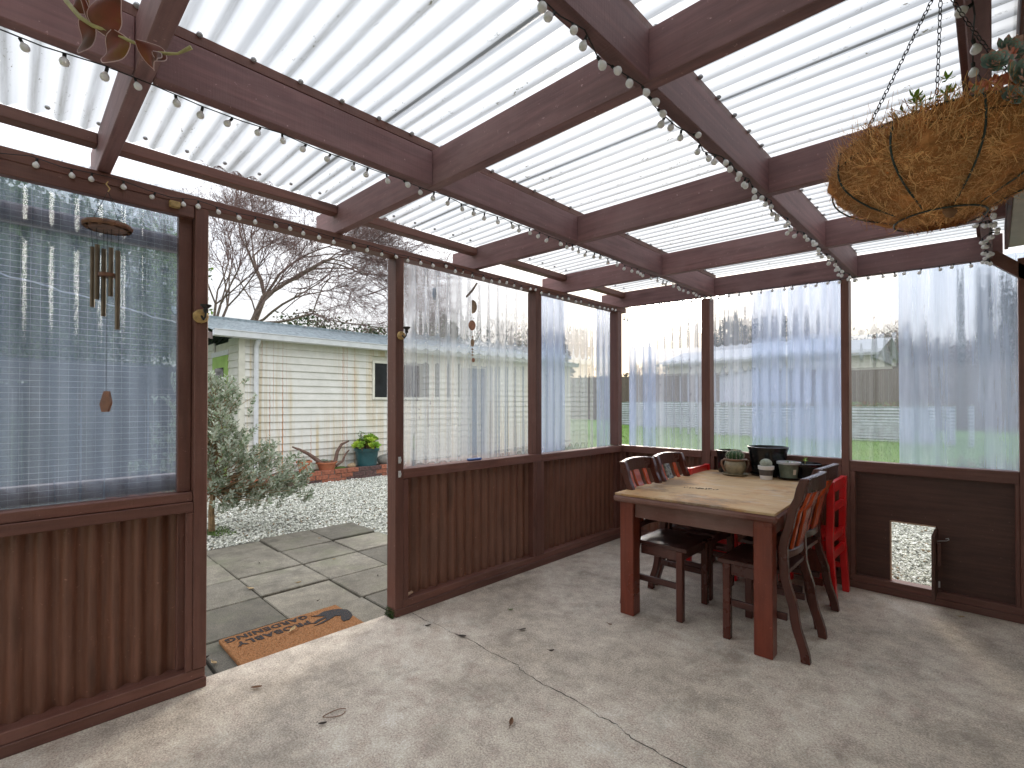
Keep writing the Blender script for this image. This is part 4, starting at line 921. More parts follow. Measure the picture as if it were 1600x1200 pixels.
# grass blades on the nearer lawn
n = 26000; P_ = np.stack([rng.uniform(-9, 5, n), 3.1+(rng.uniform(0, 1, n)**1.3)*13, np.zeros(n)], 1); P_[:, 2] = [gh(a, b)-.03 for a, b in P_[:, :2]]
P_ = P_[~((P_[:, 0] < -5.6) & (P_[:, 1] < 9)) & ~((P_[:, 0] > .5) & (P_[:, 1] < 5.2))]
gb = leaf_quads('grass', P_, rng.normal(size=P_.shape)*.4+[0, 0, 1], rng.uniform(.04, .10, len(P_)), .16, [M['blade'], M['lawn']], None, 'stuff'); gb['label'] = 'short green grass of the back lawn'
# shrubs low outside the end wall
for i, (x, y, r) in enumerate(((2.35, 6.6, .28), (2.75, 7.2, .25), (3.2, 6.9, .3))):
    t = thing('small_plant', ['low leafy plant left of its two mates outside the right end panel', 'middle low leafy plant outside the right end panel', 'rightmost low leafy plant outside the right end panel'][i], 'plant', group='low plants outside the end wall')
    crown('leaves', [(x, y, gh(x, y)+.15, r, r, .2)], 260, .09, [M['leaf_green'], M['leaf_mid'], M['dryleaf']], t)
# wire of lights hung outside the left wall
ol = thing('outdoor_wire', 'pale wavy wire hanging outside beyond the left film panel', 'wire')
b = MB(); b.tube([(-.30, -5.0+.08*i, 2.0-.0175*i+.008*(i % 2)) for i in range(20)], .0030, 5); b.build('wire', M['white'], ol)
# ------------------------------------------------------------------ table
tb = thing('dining_table', 'sturdy red brown dining table with a stained plywood board on top', 'table', (1.322, -.786, 0), math.radians(3.0))
hx, hy = .452, .745
for sx_ in (-1, 1):
    for sy_ in (-1, 1):
        MB().box(sx_*(hx-.020)-.045*(1+sx_)+.0, sx_*(hx-.020)-.045*(1+sx_)+.090, sy_*(hy-.025)-.045*(1+sy_), sy_*(hy-.025)-.045*(1+sy_)+.090, 0, .697).build('leg', M['tablewood'], tb, bevel=.004)
for y0, y1 in ((-hy+.045, -hy+.068), (hy-.068, hy-.045)): MB().box(-hx+.112, hx-.112, y0, y1, .605, .696).build('apron', M['tablewood_x'], tb, bevel=.002)
for x0, x1 in ((-hx+.040, -hx+.063), (hx-.063, hx-.040)): MB().box(x0, x1, -hy+.117, hy-.117, .605, .696).build('apron', M['tablewood_x'], tb, bevel=.002)
b = MB(); b.box(-hx-.010, hx+.010, -hy-.010, hy+.010, .698, .736); b.build('table_top', M['tablewood_x'], tb, bevel=.011)
b = MB().box(-hx, hx, -hy-.004, hy+.004, .737, .750); b.build('plywood_board', M['plyboard'], tb, bevel=.0015)
sd_b = MB()
for k in range(34):
    x = -.095+rnd.gauss(0, .055); y = -.235+rnd.gauss(0, .012)+x*.25
    sd_b.lathe([(.0005, .005), (.005*rnd.uniform(.6, 1.3), .002), (.0005, 0)], 5, (x, y, .7505))
so_ = sd_b.build('spilled_seeds', M['crack'], kind='stuff'); so_.location = tb.location; so_.rotation_euler = tb.rotation_euler; tag(so_, 'few dark seeds spilled in a line on the plywood board', 'seeds')

# ------------------------------------------------------------------ chairs
def polyprofile(cl, w):
    L_ = [(x-w/2, z) for x, z in cl]; R_ = [(x+w/2, z) for x, z in cl]; return L_+R_[::-1]
def bez(pts, n=14):
    out_ = []
    for i in range(n+1):
        z = pts[0][1]+(pts[-1][1]-pts[0][1])*i/n
        for (x0, z0), (x1, z1) in zip(pts[:-1], pts[1:]):
            if z0 <= z <= z1+1e-9:
                q = (z-z0)/(z1-z0); q = q*q*(3-2*q); out_.append((x0+(x1-x0)*q, z)); break
    return out_
def strip_prism(b, cl, w, y0, y1, mi=0):
    n = len(cl); vs = []
    for x, z in cl: vs += [(x-w/2, y0, z), (x+w/2, y0, z), (x+w/2, y1, z), (x-w/2, y1, z)]
    fs = [(4*i+j, 4*i+(j+1) % 4, 4*i+4+(j+1) % 4, 4*i+4+j) for i in range(n-1) for j in range(4)]+[(3, 2, 1, 0), (4*n-4, 4*n-3, 4*n-2, 4*n-1)]
    return b.add(vs, fs, mi)
MS = None
def mosaic():
    m, t, o = new_mat('black_and_white_speckled_slat'); v = noise(t, 42, 2, .5)
    prin(t, o, ramp(t, v, [(.44, (.03, .03, .028)), (.50, (.34, .33, .28)), (.62, (.10, .09, .06))]), .4); return m
M['mosaic'] = mosaic()
def dark_chair(label, group, mid=None):
    t = thing('dining_chair', label, 'chair', group=group)
    back = bez([(.020, 0), (.070, .22), (.118, .44), (.122, .56), (.085, .72), (.040, .86), (.018, .925)], 18)
    for s in (-1, 1):
        b = MB(); y0 = s*.185-.019; strip_prism(b, back, .042, y0, y0+.038); b.build('back_post', M['mahogany'], t, bevel=.004)
        MB().box(.385, .425, s*.182-.020, s*.182+.020, 0, .418).build('front_leg', M['mahogany'], t, bevel=.004)
        MB().box(.105, .384, s*.180-.010, s*.180+.010, .185, .222).build('stretcher', M['mahogany_x'], t, bevel=.003)
        MB().box(.150, .384, s*.180-.011, s*.180+.011, .358, .417).build('apron', M['mahogany_x'], t, bevel=.002)
    MB().box(.388, .412, -.161, .161, .358, .417).build('apron', M['mahogany_x'], t, bevel=.002)
    # dished seat
    n = 12; V = []; F = []
    for j in range(n+1):
        for i in range(n+1):
            u, v = i/n*2-1, j/n*2-1; x = .275+u*.170*(1 if u < 0 else 1.03); y = v*(.200-.012*(1-u)*.5); d = max(0, 1-(u*1.15)**4)*max(0, 1-(v*1.12)**4)
            V.append((x, y, .445-.010*d-(.006 if abs(u) == 1 or abs(v) == 1 else 0)))
    k = len(V)
    V += [(x, y, .419) for x, y, z in V]
    F = [(j*(n+1)+i, j*(n+1)+i+1, (j+1)*(n+1)+i+1, (j+1)*(n+1)+i) for j in range(n) for i in range(n)]
    F += [tuple(k+q for q in f[::-1]) for f in F]
    ring = [i for i in range(n+1)]+[j*(n+1)+n for j in range(1, n+1)]+[n*(n+1)+i for i in range(n-1, -1, -1)]+[j*(n+1) for j in range(n-1, 0, -1)]
    F += [(ring[i], k+ring[i], k+ring[(i+1) % len(ring)], ring[(i+1) % len(ring)]) for i in range(len(ring))]
    MB().add(V, F).build('seat', M['mahogany_x'], t, smooth=True)
    # curved rails between the posts
    def crail(z0, z1, xc, bow, name, wd=.024, top=0, ext=.164):
        b = MB(); n = 12; vs = []
        for i in range(n+1):
            q = i/n*2-1; y = q*ext; x = xc-bow*(1-q*q); zt = z1+top*(1-q*q)
            vs += [(x-wd/2, y, z0), (x+wd/2, y, z0), (x+wd/2, y, zt), (x-wd/2, y, zt)]
        fs = [(4*i+j, 4*i+(j+1) % 4, 4*i+4+(j+1) % 4, 4*i+4+j) for i in range(n) for j in range(4)]+[(3, 2, 1, 0), (4*n, 4*n+1, 4*n+2, 4*n+3)]
        b.add(vs, fs); return b.build(name, M['mahogany_x'], t, bevel=.004)
    crail(.852, .925, .022, .030, 'top_rail', .030, .012, .203); crail(.500, .540, .120, .026, 'lower_rail', .024)
    for y, w, mt in ((-.100, .038, M['slat_orange']), (0, .070, mid or M['slat_orange']), (.100, .038, M['slat_orange'])):
        q = 1-(y/.166)**2; cl = bez([(.122, .538), (.105, .62), (.085, .72), (.045, .81), (.028, .856)], 8)
        b = MB(); strip_prism(b, [(x-.027*q, z) for x, z in cl], .014, y-w/2, y+w/2); b.build('slat', mt, t, bevel=.002)
    return t
G1 = 'dark dining chairs round the table'
c0 = dark_chair('dark varnished chair nearest the camera at the right side of the table', G1)
c1m = dark_chair('dark chair with a black and white speckled middle slat at the left side', G1, M['mosaic'])
c0.location = (1.935, -1.205, 0); c0.rotation_euler = (0, 0, PI+.02)
c1m.location = (.835, -.745, 0); c1m.rotation_euler = (0, 0, -.01)
bpy.context.view_layer.update()
dup(c0, (1.895, -.735, 0), PI-.02, 'dark varnished chair behind the front one at the right side, beside the red chair')
dup(c0, (.845, -1.205, 0), .015, 'dark varnished chair at the near left corner of the table')
def red_chair(label):
    t = thing('red_chair', label, 'chair', group='red ladder back chairs at the table')
    for s in (-1, 1):
        b = MB(); strip_prism(b, [(.0, 0), (.022, .40), (.012, .80)], .040, s*.182-.021, s*.182+.021); b.build('back_post', M['red'], t, bevel=.003)
        MB().box(.330, .366, s*.175-.018, s*.175+.018, 0, .415).build('front_leg', M['red'], t, bevel=.003)
        MB().box(.040, .329, s*.176-.009, s*.176+.009, .345, .410).build('side_rail', M['red'], t, bevel=.002)
        MB().box(.030, .329, s*.176-.009, s*.176+.009, .160, .195).build('stretcher', M['red'], t, bevel=.002)
    for z0, z1, x in ((.725, .798, .013), (.595, .642, .017), (.400, .450, .020), (.290, .345, .014)):
        MB().box(x-.011, x+.011, -.160, .160, z0, z1).build('rung', M['red'], t, bevel=.002)
    MB().box(.346, .364, -.156, .156, .350, .412).build('front_rail', M['red'], t, bevel=.002)
    for k in range(5): MB().box(.050+k*.062, .050+k*.062+.056, -.192, .192, .4165, .434).build('seat_slat', M['red'], t, bevel=.002)
    return t
rc = red_chair('red painted ladder back chair at the right side of the table by the end wall'); rc.location = (1.858, -.300, 0); rc.rotation_euler = (0, 0, PI)
bpy.context.view_layer.update()
dup(rc, (.872, -.285, 0), .03, 'red painted chair in the far left corner, mostly hidden by the table')

# ------------------------------------------------------------------ pots on the table
TZ = .7505
def blackpot(label, loc, r0, r1, h, saucer=True, mat=None):
    t = thing('plant_pot', label, 'plant pot', loc); z0 = 0
    if saucer: MB().lathe([(.001, 0), (r0*1.10, 0), (r0*1.22, .018), (r0*1.19, .018), (r0*1.08, .004), (.001, .004)], 32).build('saucer', M['black'], t, smooth=True); z0 = .006
    MB().lathe([(.001, z0), (r0, z0), (r0+.004, z0+.01), (r1*.975, h-.022), (r1, h-.020), (r1+.004, h), (r1-.003, h+.001), (r1-.008, h-.02), (r0-.004, z0+.01), (.001, z0+.01)], 40).build('body', mat or M['black'], t, smooth=True)
    MB().lathe([(.001, h*.80), (r1*.5, h*.79), (r1*.955, h*.78)], 20).build('soil', M['soil'], t, smooth=True)
    return t
blackpot('biggest black plastic pot standing in a black saucer on the table', (1.352, -.100, TZ), .105, .140, .222)
t = blackpot('black pot at the far left of the group, partly behind the cactus pot', (1.065, -.120, TZ), .076, .094, .178, False)
MB().tube([(.0, .0, .13), (.005, .003, .19)], .003, 5).build('stem', M['driftwood'], t)
t = blackpot('wide low black pot with a tiny green seedling at the right end', (1.606, -.105, TZ), .078, .104, .118)
MB().tube([(0, 0, .09), (0, 0, .135)], .0025, 5).build('stem', M['stem_y'], t)
P_ = np.array([(0, 0, .130)]*7+[(0, 0, .142)]*4); leaf_quads('leaves', P_, rng.normal(size=(11, 3))*[1, 1, .2]+[0, 0, .5], .03, .5, [M['leaf_lime'], M['leaf_lime2']], t)
# stoneware pot with a globular cactus
t = thing('cactus_pot', 'olive stoneware pot with handles holding a round green spiny cactus', 'plant pot', (1.165, -.262, TZ), math.radians(40))
MB().lathe([(.001, 0), (.078, 0), (.096, .014), (.092, .016), (.075, .006), (.001, .006)], 32).build('saucer', M['stoneware'], t, smooth=True)
MB().lathe([(.001, .007), (.052, .007), (.070, .035), (.080, .072), (.072, .108), (.068, .112)], 32).build('body', M['stoneware'], t, smooth=True)
MB().lathe([(.068, .110), (.080, .116), (.084, .126), (.074, .130), (.068, .120), (.001, .112)], 32).build('rim', M['stone_rim'], t, smooth=True)
for s in (-1, 1):
    MB().tube([(s*.076, 0, .118), (s*.100, 0, .112), (s*.102, 0, .085), (s*.088, 0, .055), (s*.074, 0, .030)], .008, 8).build('handle', M['stone_rim'], t, smooth=True)
def cactus(r, h, z, ribs, mat, parent, spines=True, name='cactus'):
    b = MB(); n = ribs*4; prof = [(math.sin(q), -math.cos(q)) for q in np.linspace(.5, PI, 12)]; vs = []
    for rr, zz in prof:
        for j in range(n):
            a = 2*PI*j/n; k = 1+.14*math.cos(ribs*a); vs.append((r*rr*k*math.cos(a), r*rr*k*math.sin(a), z+h*(zz+.88)/1.88))
    fs = [(i*n+j, i*n+(j+1) % n, (i+1)*n+(j+1) % n, (i+1)*n+j) for i in range(len(prof)-1) for j in range(n)]
    b.add(vs, fs); c = b.build(name, mat, parent, smooth=True)
    if spines:
        P_ = []; D_ = []
        for j in range(ribs):
            a = 2*PI*j/ribs
            for q in np.linspace(.9, 3.0, 8):
                rr, zz = math.sin(q), -math.cos(q); p = (r*rr*1.13*math.cos(a), r*rr*1.13*math.sin(a), z+h*(zz+.88)/1.88)
                for k in range(5): P_.append(p); D_.append((math.cos(a)*rr+rnd.gauss(0, .6), math.sin(a)*rr+rnd.gauss(0, .6), zz+rnd.gauss(0, .6)))
        leaf_quads('spines', np.array(P_), np.array(D_), .012, .16, [M['spine']], c, 'stuff')
cactus(.056, .075, .116, 14, M['cactus'], t)
t = thing('cactus_pot', 'small white ceramic pot with a grey band and a white woolly cactus', 'plant pot', (1.405, -.318, TZ))
MB().lathe([(.001, 0), (.040, 0), (.043, .030)], 32).build('foot', M['whitepot'], t, smooth=True)
MB().lathe([(.043, .030), (.0435, .031), (.0475, .070), (.047, .0705)], 32).build('band', M['greyband'], t, smooth=True)
MB().lathe([(.0465, .071), (.0525, .073), (.0545, .098), (.048, .100), (.046, .088), (.001, .086)], 32).build('rim', M['whitepot'], t, smooth=True)
cactus(.036, .064, .086, 22, M['cactus_w'], t, False)
t = thing('plant_pot', 'cloudy greenish plastic pot with a cream sticker in a black saucer', 'plant pot', (1.524, -.205, TZ))
MB().lathe([(.001, 0), (.066, 0), (.080, .018), (.077, .018), (.064, .004), (.001, .004)], 32).build('saucer', M['black'], t, smooth=True)
MB().lathe([(.001, .006), (.056, .006), (.068, .112), (.064, .112), (.054, .012), (.001, .012)], 32).build('body', M['clearpot'], t, smooth=True)
MB().lathe([(.067, .112), (.078, .113), (.080, .128), (.073, .130), (.068, .120)], 32).build('rim', M['potrim'], t, smooth=True)
MB().lathe([(.001, .112), (.067, .108)], 20).build('soil', M['soil'], t, smooth=True)
a0 = math.atan2(-.7, .55); vs = []
for z in (.040, .078):
    for k in range(5):
        a = a0+.15+k*.085-.1; r = .0587+(z-.006)*.112+.0012; vs.append((r*math.cos(a), r*math.sin(a), z))
MB().add(vs, [(k, k+1, k+6, k+5) for k in range(4)]).build('sticker', M['sticker'], t)
P_ = np.array([(rnd.gauss(0, .02), rnd.gauss(0, .02), .112) for _ in range(14)]); leaf_quads('leaves', P_, rng.normal(size=(14, 3))*[1, 1, .2]+[0, 0, .7], .025, .45, [M['leaf_lime'], M['leaf_green']], t)

# ------------------------------------------------------------------ string lights
bm_ = MB(); bm_.lathe([(.001, -.0295), (.005, -.0290), (.0100, -.0255), (.0125, -.0190), (.0118, -.0130), (.0085, -.0075), (.0045, -.0035), (.0042, 0)], 12, mi=0)
bm_.lathe([(.0046, -.002), (.0050, .010), (.003, .012), (.001, .0125)], 8, mi=1)
bulb0 = bm_.build('bulb', [M['bulb'], M['cord']], smooth=True); BME = bulb0.data; bpy.data.objects.remove(bulb0)
def strand(label, path, spacing, tilt=.35, dens=None):
    t = thing('string_lights', label, 'string lights', group='strings of small white globe lights')
    path = [Vector(p) for p in path]; fine = []
    for a, b in zip(path[:-1], path[1:]):
        k = max(1, int((b-a).length/.03))
        for i in range(k): fine.append(a.lerp(b, i/k))
    fine.append(path[-1])
    MB().tube(fine, .0018, 5).build('cable', M['cord'], t)
    d = 0; nxt = .02
    for a, b in zip(fine[:-1], fine[1:]):
        L_ = (b-a).length
        while nxt < d+L_:
            p = a.lerp(b, (nxt-d)/L_); o = bpy.data.objects.new('bulb', BME); COL.objects.link(o); o.parent = t
            o.rotation_euler = (rnd.gauss(0, tilt), rnd.gauss(0, tilt), rnd.uniform(0, 6)); s = rnd.uniform(.80, .92); o.scale = (s, s, s)
            o.location = p+o.rotation_euler.to_matrix()@Vector((0, 0, -.012)); nxt += spacing*rnd.uniform(.7, 1.3)
        d += L_
    return t
def wav(f, a, b, n, amp):
    out_ = []
    for i in range(n+1):
        q = a+(b-a)*i/n; out_.append(f(q, amp*rnd.uniform(-1, 1), amp*rnd.uniform(-1, 1)))
    return out_
strand('string of lights along the top plate above the left wall', wav(lambda y, p, q: (.010, y, 2.226+p), -5.4, -.04, 60, .013), .086, .25)
strand('string of lights under the long beam next to the left wall', wav(lambda y, p, q: (.858+q*.6, y, RB(.86)-.004-abs(p)), -5.2, -.02, 44, .012), .078, .3)
strand('string of lights zigzagging under the middle long beam', wav(lambda y, p, q: (1.885+q*1.2, y, RB(1.89)-.004-abs(p)), -4.6, -.02, 50, .020), .056, .5)
loop = [(.01, -.012, 2.165), (.05, -.012, 2.135), (.10, -.012, 2.140), (.15, -.010, 2.175), (.19, -.008, 2.225)]
strand('string of lights under the end rafter above the far clear panels', loop+wav(lambda x, p, q: (x, -.006+0*p, RB(x)-.003-abs(p)), .22, 2.56, 40, .008), .070, .3)
strand('few lights under the beam right behind the hanging basket', wav(lambda y, p, q: (2.575+q*.6, y, RB(2.58)-.010-abs(p)), -3.3, -1.85, 12, .02), .15, .8)
strand('bunched lights hanging under the beam beside the house eave', wav(lambda y, p, q: (2.575+q, y, RB(2.58)-.008-abs(p)*1.5), -1.7, -.02, 30, .024), .040, .8)

# ------------------------------------------------------------------ wind chime
def thing_lathe(t, name, prof, loc, mat, n=20): 
    o = MB().lathe(prof, n).build(name, mat, t, smooth=True); o.location = loc; return o
wc = thing('wind_chime', 'wind chime with bronze tubes and a wooden sail hanging under the top plate', 'wind chime', (.045, -3.925, 2.19))
MB().tube([(0, 0, .012), (0, -.006, .0), (0, .006, -.016), (0, 0, -.03)], .0025, 6).build('hook', M['yellow_wood'], wc)
R_ = .072; b = MB()
for k in range(12):
    a = 2*PI*k/12; a2 = 2*PI*(k+.75)/12; b.tube([(R_*math.cos(a)*.93, R_*math.sin(a)*.93, -.180), (R_*math.cos((a+a2)/2)*1.06, R_*math.sin((a+a2)/2)*1.06, -.172), (R_*math.cos(a2)*.93, R_*math.sin(a2)*.93, -.164)], .008, 6)
b.build('woven_ring', M['chime_wood'], wc, smooth=True)
MB().lathe([(R_+.006, -.182), (R_+.010, -.172), (R_+.006, -.162), (R_-.010, -.162), (R_-.014, -.172), (R_-.010, -.182), (R_+.006, -.182)], 28).build('ring', M['chime_wood'], wc, smooth=True)
for k in range(4):
    a = PI/4+PI/2*k; MB().tube([(0, 0, -.028), (R_*math.cos(a), R_*math.sin(a), -.165)], .0008, 4).build('cord', M['cord'], wc)
tubes = [(-.7133*.058-.02, -.70*.058, -.250, -.495), (-.7133*.044+.02, -.70*.044, -.250, -.470), (-.0133, -.010, -.262, -.535), (.7133*.014, .70*.014, -.258, -.455), (.7133*.042, .70*.042, -.270, -.590)]
for x, y, z1, z0 in tubes:
    thing_lathe(wc, 'tube', [(.0065, z0), (.0085, z0), (.0085, z1), (.0065, z1), (.0065, z0)], (x, y, 0), M['bronze'], 14)
    MB().tube([(x, y, z1), (x*1.1, y*1.1, -.18)], .0008, 4).build('cord', M['cord'], wc)
thing_lathe(wc, 'clapper', [(.001, -.375), (.030, -.375), (.030, -.362), (.001, -.362)], (0, 0, 0), M['chime_wood'])
MB().tube([(0, 0, -.17), (0, 0, -.84)], .0008, 4).build('cord', M['cord'], wc)
b = MB(); cy_ = Vector((.7133, .70, 0)); pl = [(-.006, -.838), (.010, -.838), (.020, -.885), (.008, -.920), (-.014, -.920), (-.022, -.890)]
vs = [tuple(cy_*u+Vector((.0, 0, z))+Vector((.7, -.7133, 0))*w) for w in (-.006, .006) for u, z in pl]; n = 6
b.add(vs, [tuple(range(6)), tuple(range(6, 12))[::-1]]+[(i, (i+1) % 6, 6+(i+1) % 6, 6+i) for i in range(6)]); b.build('sail', M['sail_wood'], wc, bevel=.001)
# shell mobile
sm = thing('shell_mobile', 'string mobile of brown shells and a twig hanging before the milky panel', 'mobile', (.03, -1.965, 2.19))
MB().tube([(0, 0, .02), (0, .008, .0), (0, -.004, -.012)], .003, 6).build('hook', M['darkmetal'], sm)
MB().tube([(0, 0, 0), (0, 0, -.60)], .0010, 4).build('cord', M['twig'], sm)
MB().tube([(.0, -.055, -.155), (0, 0, -.10), (.0, .040, -.045)], [.007, .008, .006], 6).build('twig', M['bark'], sm, smooth=True)
def disc(name, z, ry, rz, mat, off=0, half=False):
    b = MB(); n = 16; pts_ = []
    for k in range(n):
        a = 2*PI*k/n; u = ry*math.cos(a); pts_.append((max(-.004, u) if half else u, rz*math.sin(a)))
    vs = [(cy_.x*(u+off)+.7*w, cy_.y*(u+off)-.7133*w, z+v) for w in (-.004, .004) for u, v in pts_]
    b.add(vs, [tuple(range(n)), tuple(range(n, 2*n))[::-1]]+[(i, (i+1) % n, n+(i+1) % n, n+i) for i in range(n)]); return b.build(name, mat, sm, smooth=False, bevel=.001)
disc('shell', -.215, .030, .046, M['shell'], 0, True); disc('shell', -.345, .024, .034, M['shell2'], -.003); disc('shell', -.465, .012, .026, M['shell'])
for z in (-.315, -.425, -.51, -.53, -.55): disc('bead', z, .005, .005, M['shell'])
disc('shell', -.585, .010, .014, M['shell2'], .006)
bw = thing('blue_pendant', 'small slate blue oval pendant hanging on a thread outside left of the shell mobile', 'pendant', (-.13, -2.17, 2.17))
b = MB(); b.lathe([(.001, -.155), (.011, -.15), (.016, -.115), (.011, -.075), (.001, -.07)], 12); b.build('pendant', M['door_blue'], bw, smooth=True); MB().tube([(0, 0, .02), (0, 0, -.07)], .0008, 4).build('thread', M['cord'], bw)
# candle sconces on the door posts
def sconce(label, loc, r):
    t = thing('candle_sconce', label, 'sconce', loc, group='wooden disc sconces on the door posts')
    b = MB(); n = 22; vs = []
    for x, rr in ((.0, r), (.012, r), (.018, r*.82), (.019, r*.3), (.0195, .001)):
        for j in range(n): a = 2*PI*j/n; k = rr*(1+.03*math.cos(9*a)); vs.append((x, k*math.cos(a), k*math.sin(a)))
    b.add(vs, [(i*n+j, i*n+(j+1) % n, (i+1)*n+(j+1) % n, (i+1)*n+j) for i in range(4) for j in range(n)]); b.build('disc', M['yellow_wood'], t, smooth=True)
    MB().tube([(.018, 0, 0), (.035, .004, -.018), (.046, .008, -.006), (.050, .010, .020)], .0045, 7).build('arm', M['darkmetal'], t, smooth=True)
    o = MB().lathe([(.001, .0), (.009, .0), (.011, .012), (.010, .020), (.022, .031), (.023, .036), (.014, .034), (.001, .030)], 16).build('cup', M['darkmetal'], t, smooth=True); o.location = (.050, .010, .012); return t
sconce('round wooden candle sconce on the left door post', (.001, -3.588, 1.703), .031)
sconce('round wooden candle sconce on the right door post beside the milky panel', (.001, -2.522, 1.722), .026)
def latch(label, z):
    t = thing('hook_latch', label, 'latch', (.0005, -2.528, z), group='zinc latches on the right door post')
    MB().box(0, .002, -.009, .009, -.020, .020).build('plate', M['zinc'], t, bevel=.0006); MB().tube([(.003, -.002, .014), (.010, .004, .006), (.010, .004, -.006), (.003, -.002, -.014)], .003, 6).build('loop', M['zinc'], t, smooth=True); return t
latch('upper small zinc latch plate on the right door post', .958); latch('lower small zinc latch plate on the right door post', .872)
bp_ = MB().box(-.075, -.035, -1.93, -1.815, .9005, .914).build('blue_peg', M['bluepl'], bevel=.004); tag(bp_, 'small blue plastic clip lying on the sill below the milky panel', 'clip')
wb = MB().box(.001, .022, -3.712, -3.672, 2.172, 2.200).build('wood_block', M['yellow_wood'], bevel=.003); tag(wb, 'small pale wooden block screwed under the top plate near the left post', 'block')
sc_ = MB().box(-.02, .0, -.045, .045, 0, .012).build('wood_scrap', M['fur'], bevel=.002); sc_.location = (-.030, -2.445, .094); sc_.rotation_euler = (.25, 0, .1); tag(sc_, 'pale wood scrap lying on the bottom plate by the right door post', 'scrap')
_n = 700; ms_ = leaf_quads('moss_patch', np.stack([rng.uniform(-.090, .0, _n), -2.557-rng.uniform(0, .016, _n)**1.0, .055*rng.uniform(0, 1, _n)**2], 1), rng.normal(size=(_n, 3))*.7+[0, -.8, .3], rng.uniform(.004, .011, _n), .5, [M['moss'], M['moss'], M['leaf_dark']]); tag(ms_, 'dark green moss at the foot of the right door post', 'moss')

# ------------------------------------------------------------------ doormat
dm = thing('doormat', 'orange brown coir doormat with black lettering and a black animal print', 'doormat', (-.345, -3.008, -.068), 0)
mb = MB(); mb.box(-.222, .222, -.349, .349, 0, .022); mb.build('mat', M['coirmat'], dm, bevel=.004)
n = 7000; P_ = np.stack([rng.uniform(-.22, .22, n), rng.uniform(-.347, .347, n), np.full(n, .021)], 1); leaf_quads('mat_fibre', P_, rng.normal(size=(n, 3))*.6+[0, 0, 1], .008, .14, [M['coir3'], M['coirmat'], M['coirmat']], dm, 'stuff')
def text_mesh(s, size, loc, rot, mat, parent, name='lettering'):
    cu = bpy.data.curves.new(name, 'FONT'); cu.body = s; cu.size = size; cu.extrude = .0012; cu.align_x = 'LEFT'; cu.offset = size*.032; cu.space_character = 1.12
    o = bpy.data.objects.new(name, cu); COL.objects.link(o); dg = bpy.context.evaluated_depsgraph_get(); me = bpy.data.meshes.new_from_object(o.evaluated_get(dg)); bpy.data.objects.remove(o)
    me.materials.clear(); me.materials.append(mat); o = bpy.data.objects.new(name, me); COL.objects.link(o); o.parent = parent; o.location = loc; o.rotation_euler = rot; return o
# text reads from outside: right hand of the reader is -y, up is +x
o = text_mesh('PROBABLY', .078, (-.108, .115, .0235), (0, 0, -PI/2), M['matblack'], dm)
o.scale = (1.0, 1.0, 1)
o = text_mesh('GARDENING', .074, (-.195, .135, .0235), (0, 0, -PI/2), M['matblack'], dm)
# running animal print, reader frame: u to the reader's right (-y), v up (+x)
an = [(.0, .0), (.045, .012), (.085, .02), (.125, -.005), (.15, -.02), (.12, .022), (.085, .042), (.060, .060), (.072, .085), (.055, .105), (.01, .115), (-.03, .105), (-.062, .08), (-.072, .12), (-.055, .155), (-.035, .165), (-.06, .185), (-.1, .17), (-.12, .125), (-.118, .06), (-.10, .01), (-.06, -.01)]
body = [(-.105, -.01), (-.06, -.035), (.0, -.045), (.05, -.02), (.095, -.03), (.06, .0), (.02, .03), (.05, .045), (.085, .05), (.12, .075), (.145, .075), (.115, .095), (.075, .075), (.03, .062), (.04, .085), (.09, .105), (.145, .125), (.085, .122), (.02, .10), (-.03, .075), (-.06, .10), (-.035, .15), (-.03, .19), (-.075, .195), (-.12, .15), (-.135, .10), (-.14, .04)]
b = MB(); pr = [(-.12+v*.95, .235-u*.9) for u, v in body]; n = len(pr)
b.add([(x, y, .0235) for x, y in pr]+[(x, y, .0255) for x, y in pr], [tuple(range(n)), tuple(range(n, 2*n))[::-1]]+[(i, (i+1) % n, n+(i+1) % n, n+i) for i in range(n)])
b.build('animal_print', M['matblack'], dm)
# ------------------------------------------------------------------ fallen leaves
def fleaf(label, x, y, z, r, mat, rz, curl=.4, stem=True):
    b = MB(); n = 7; vs = []; 
    for i in range(n+1):
        q = i/n; w = r*.42*math.sin(PI*min(1, q*.95+.03))**.8; zc = curl*r*(q-.4)**2*2
        vs += [(r*(q-.5)*2, -w, z+.006+zc+w*curl*.9), (r*(q-.5)*2, 0, z+.003+zc), (r*(q-.5)*2, w, z+.006+zc+w*curl*.7)]
    b.add([(a, c, d-z) for a, c, d in vs], [(3*i+j, 3*i+j+1, 3*i+4+j, 3*i+3+j) for i in range(n) for j in (0, 1)])
    if stem: b.tube([(-r, 0, .004+curl*r*.3), (-r*1.35, r*.2, .012), (-r*1.7, r*.1, .008)], .0011, 4)
    o = b.build('fallen_leaf', mat); o.location = (x, y, z); o.rotation_euler = (0, 0, rz); return tag(o, label, 'leaf')
fleaf('curled brown leaf with a stalk lying alone on the near concrete', 1.19, -2.76, .001, .022, M['dryleaf'], 2.2, .5)
fleaf('dark shrivelled leaf near the crack close to the right door post', .232, -2.48, .001, .018, M['dryleaf_d'], 1.0, .6)
fleaf('grey leaf lying across the crack', .475, -2.425, .001, .026, M['dryleaf_d'], .4, .4)
fleaf('thin greenish grey leaf on the concrete beyond the crack', .66, -2.13, .001, .022, M['fence'], 1.2, .3)
fleaf('small black curled leaf right of the crack', .935, -2.20, .001, .014, M['dryleaf_d'], .6, .9)
fleaf('tiny green leaf on the floor by the brown iron wall', .42, -1.98, .001, .014, M['leaf_green'], .9, .4)
fleaf('small reddish leaf on the floor before the table', .98, -1.72, .001, .012, M['dryleaf'], .3, .4)
fleaf('brown flat leaf at the bottom edge of the concrete', .65, -3.30, .001, .016, M['dryleaf_d'], .9, .5)
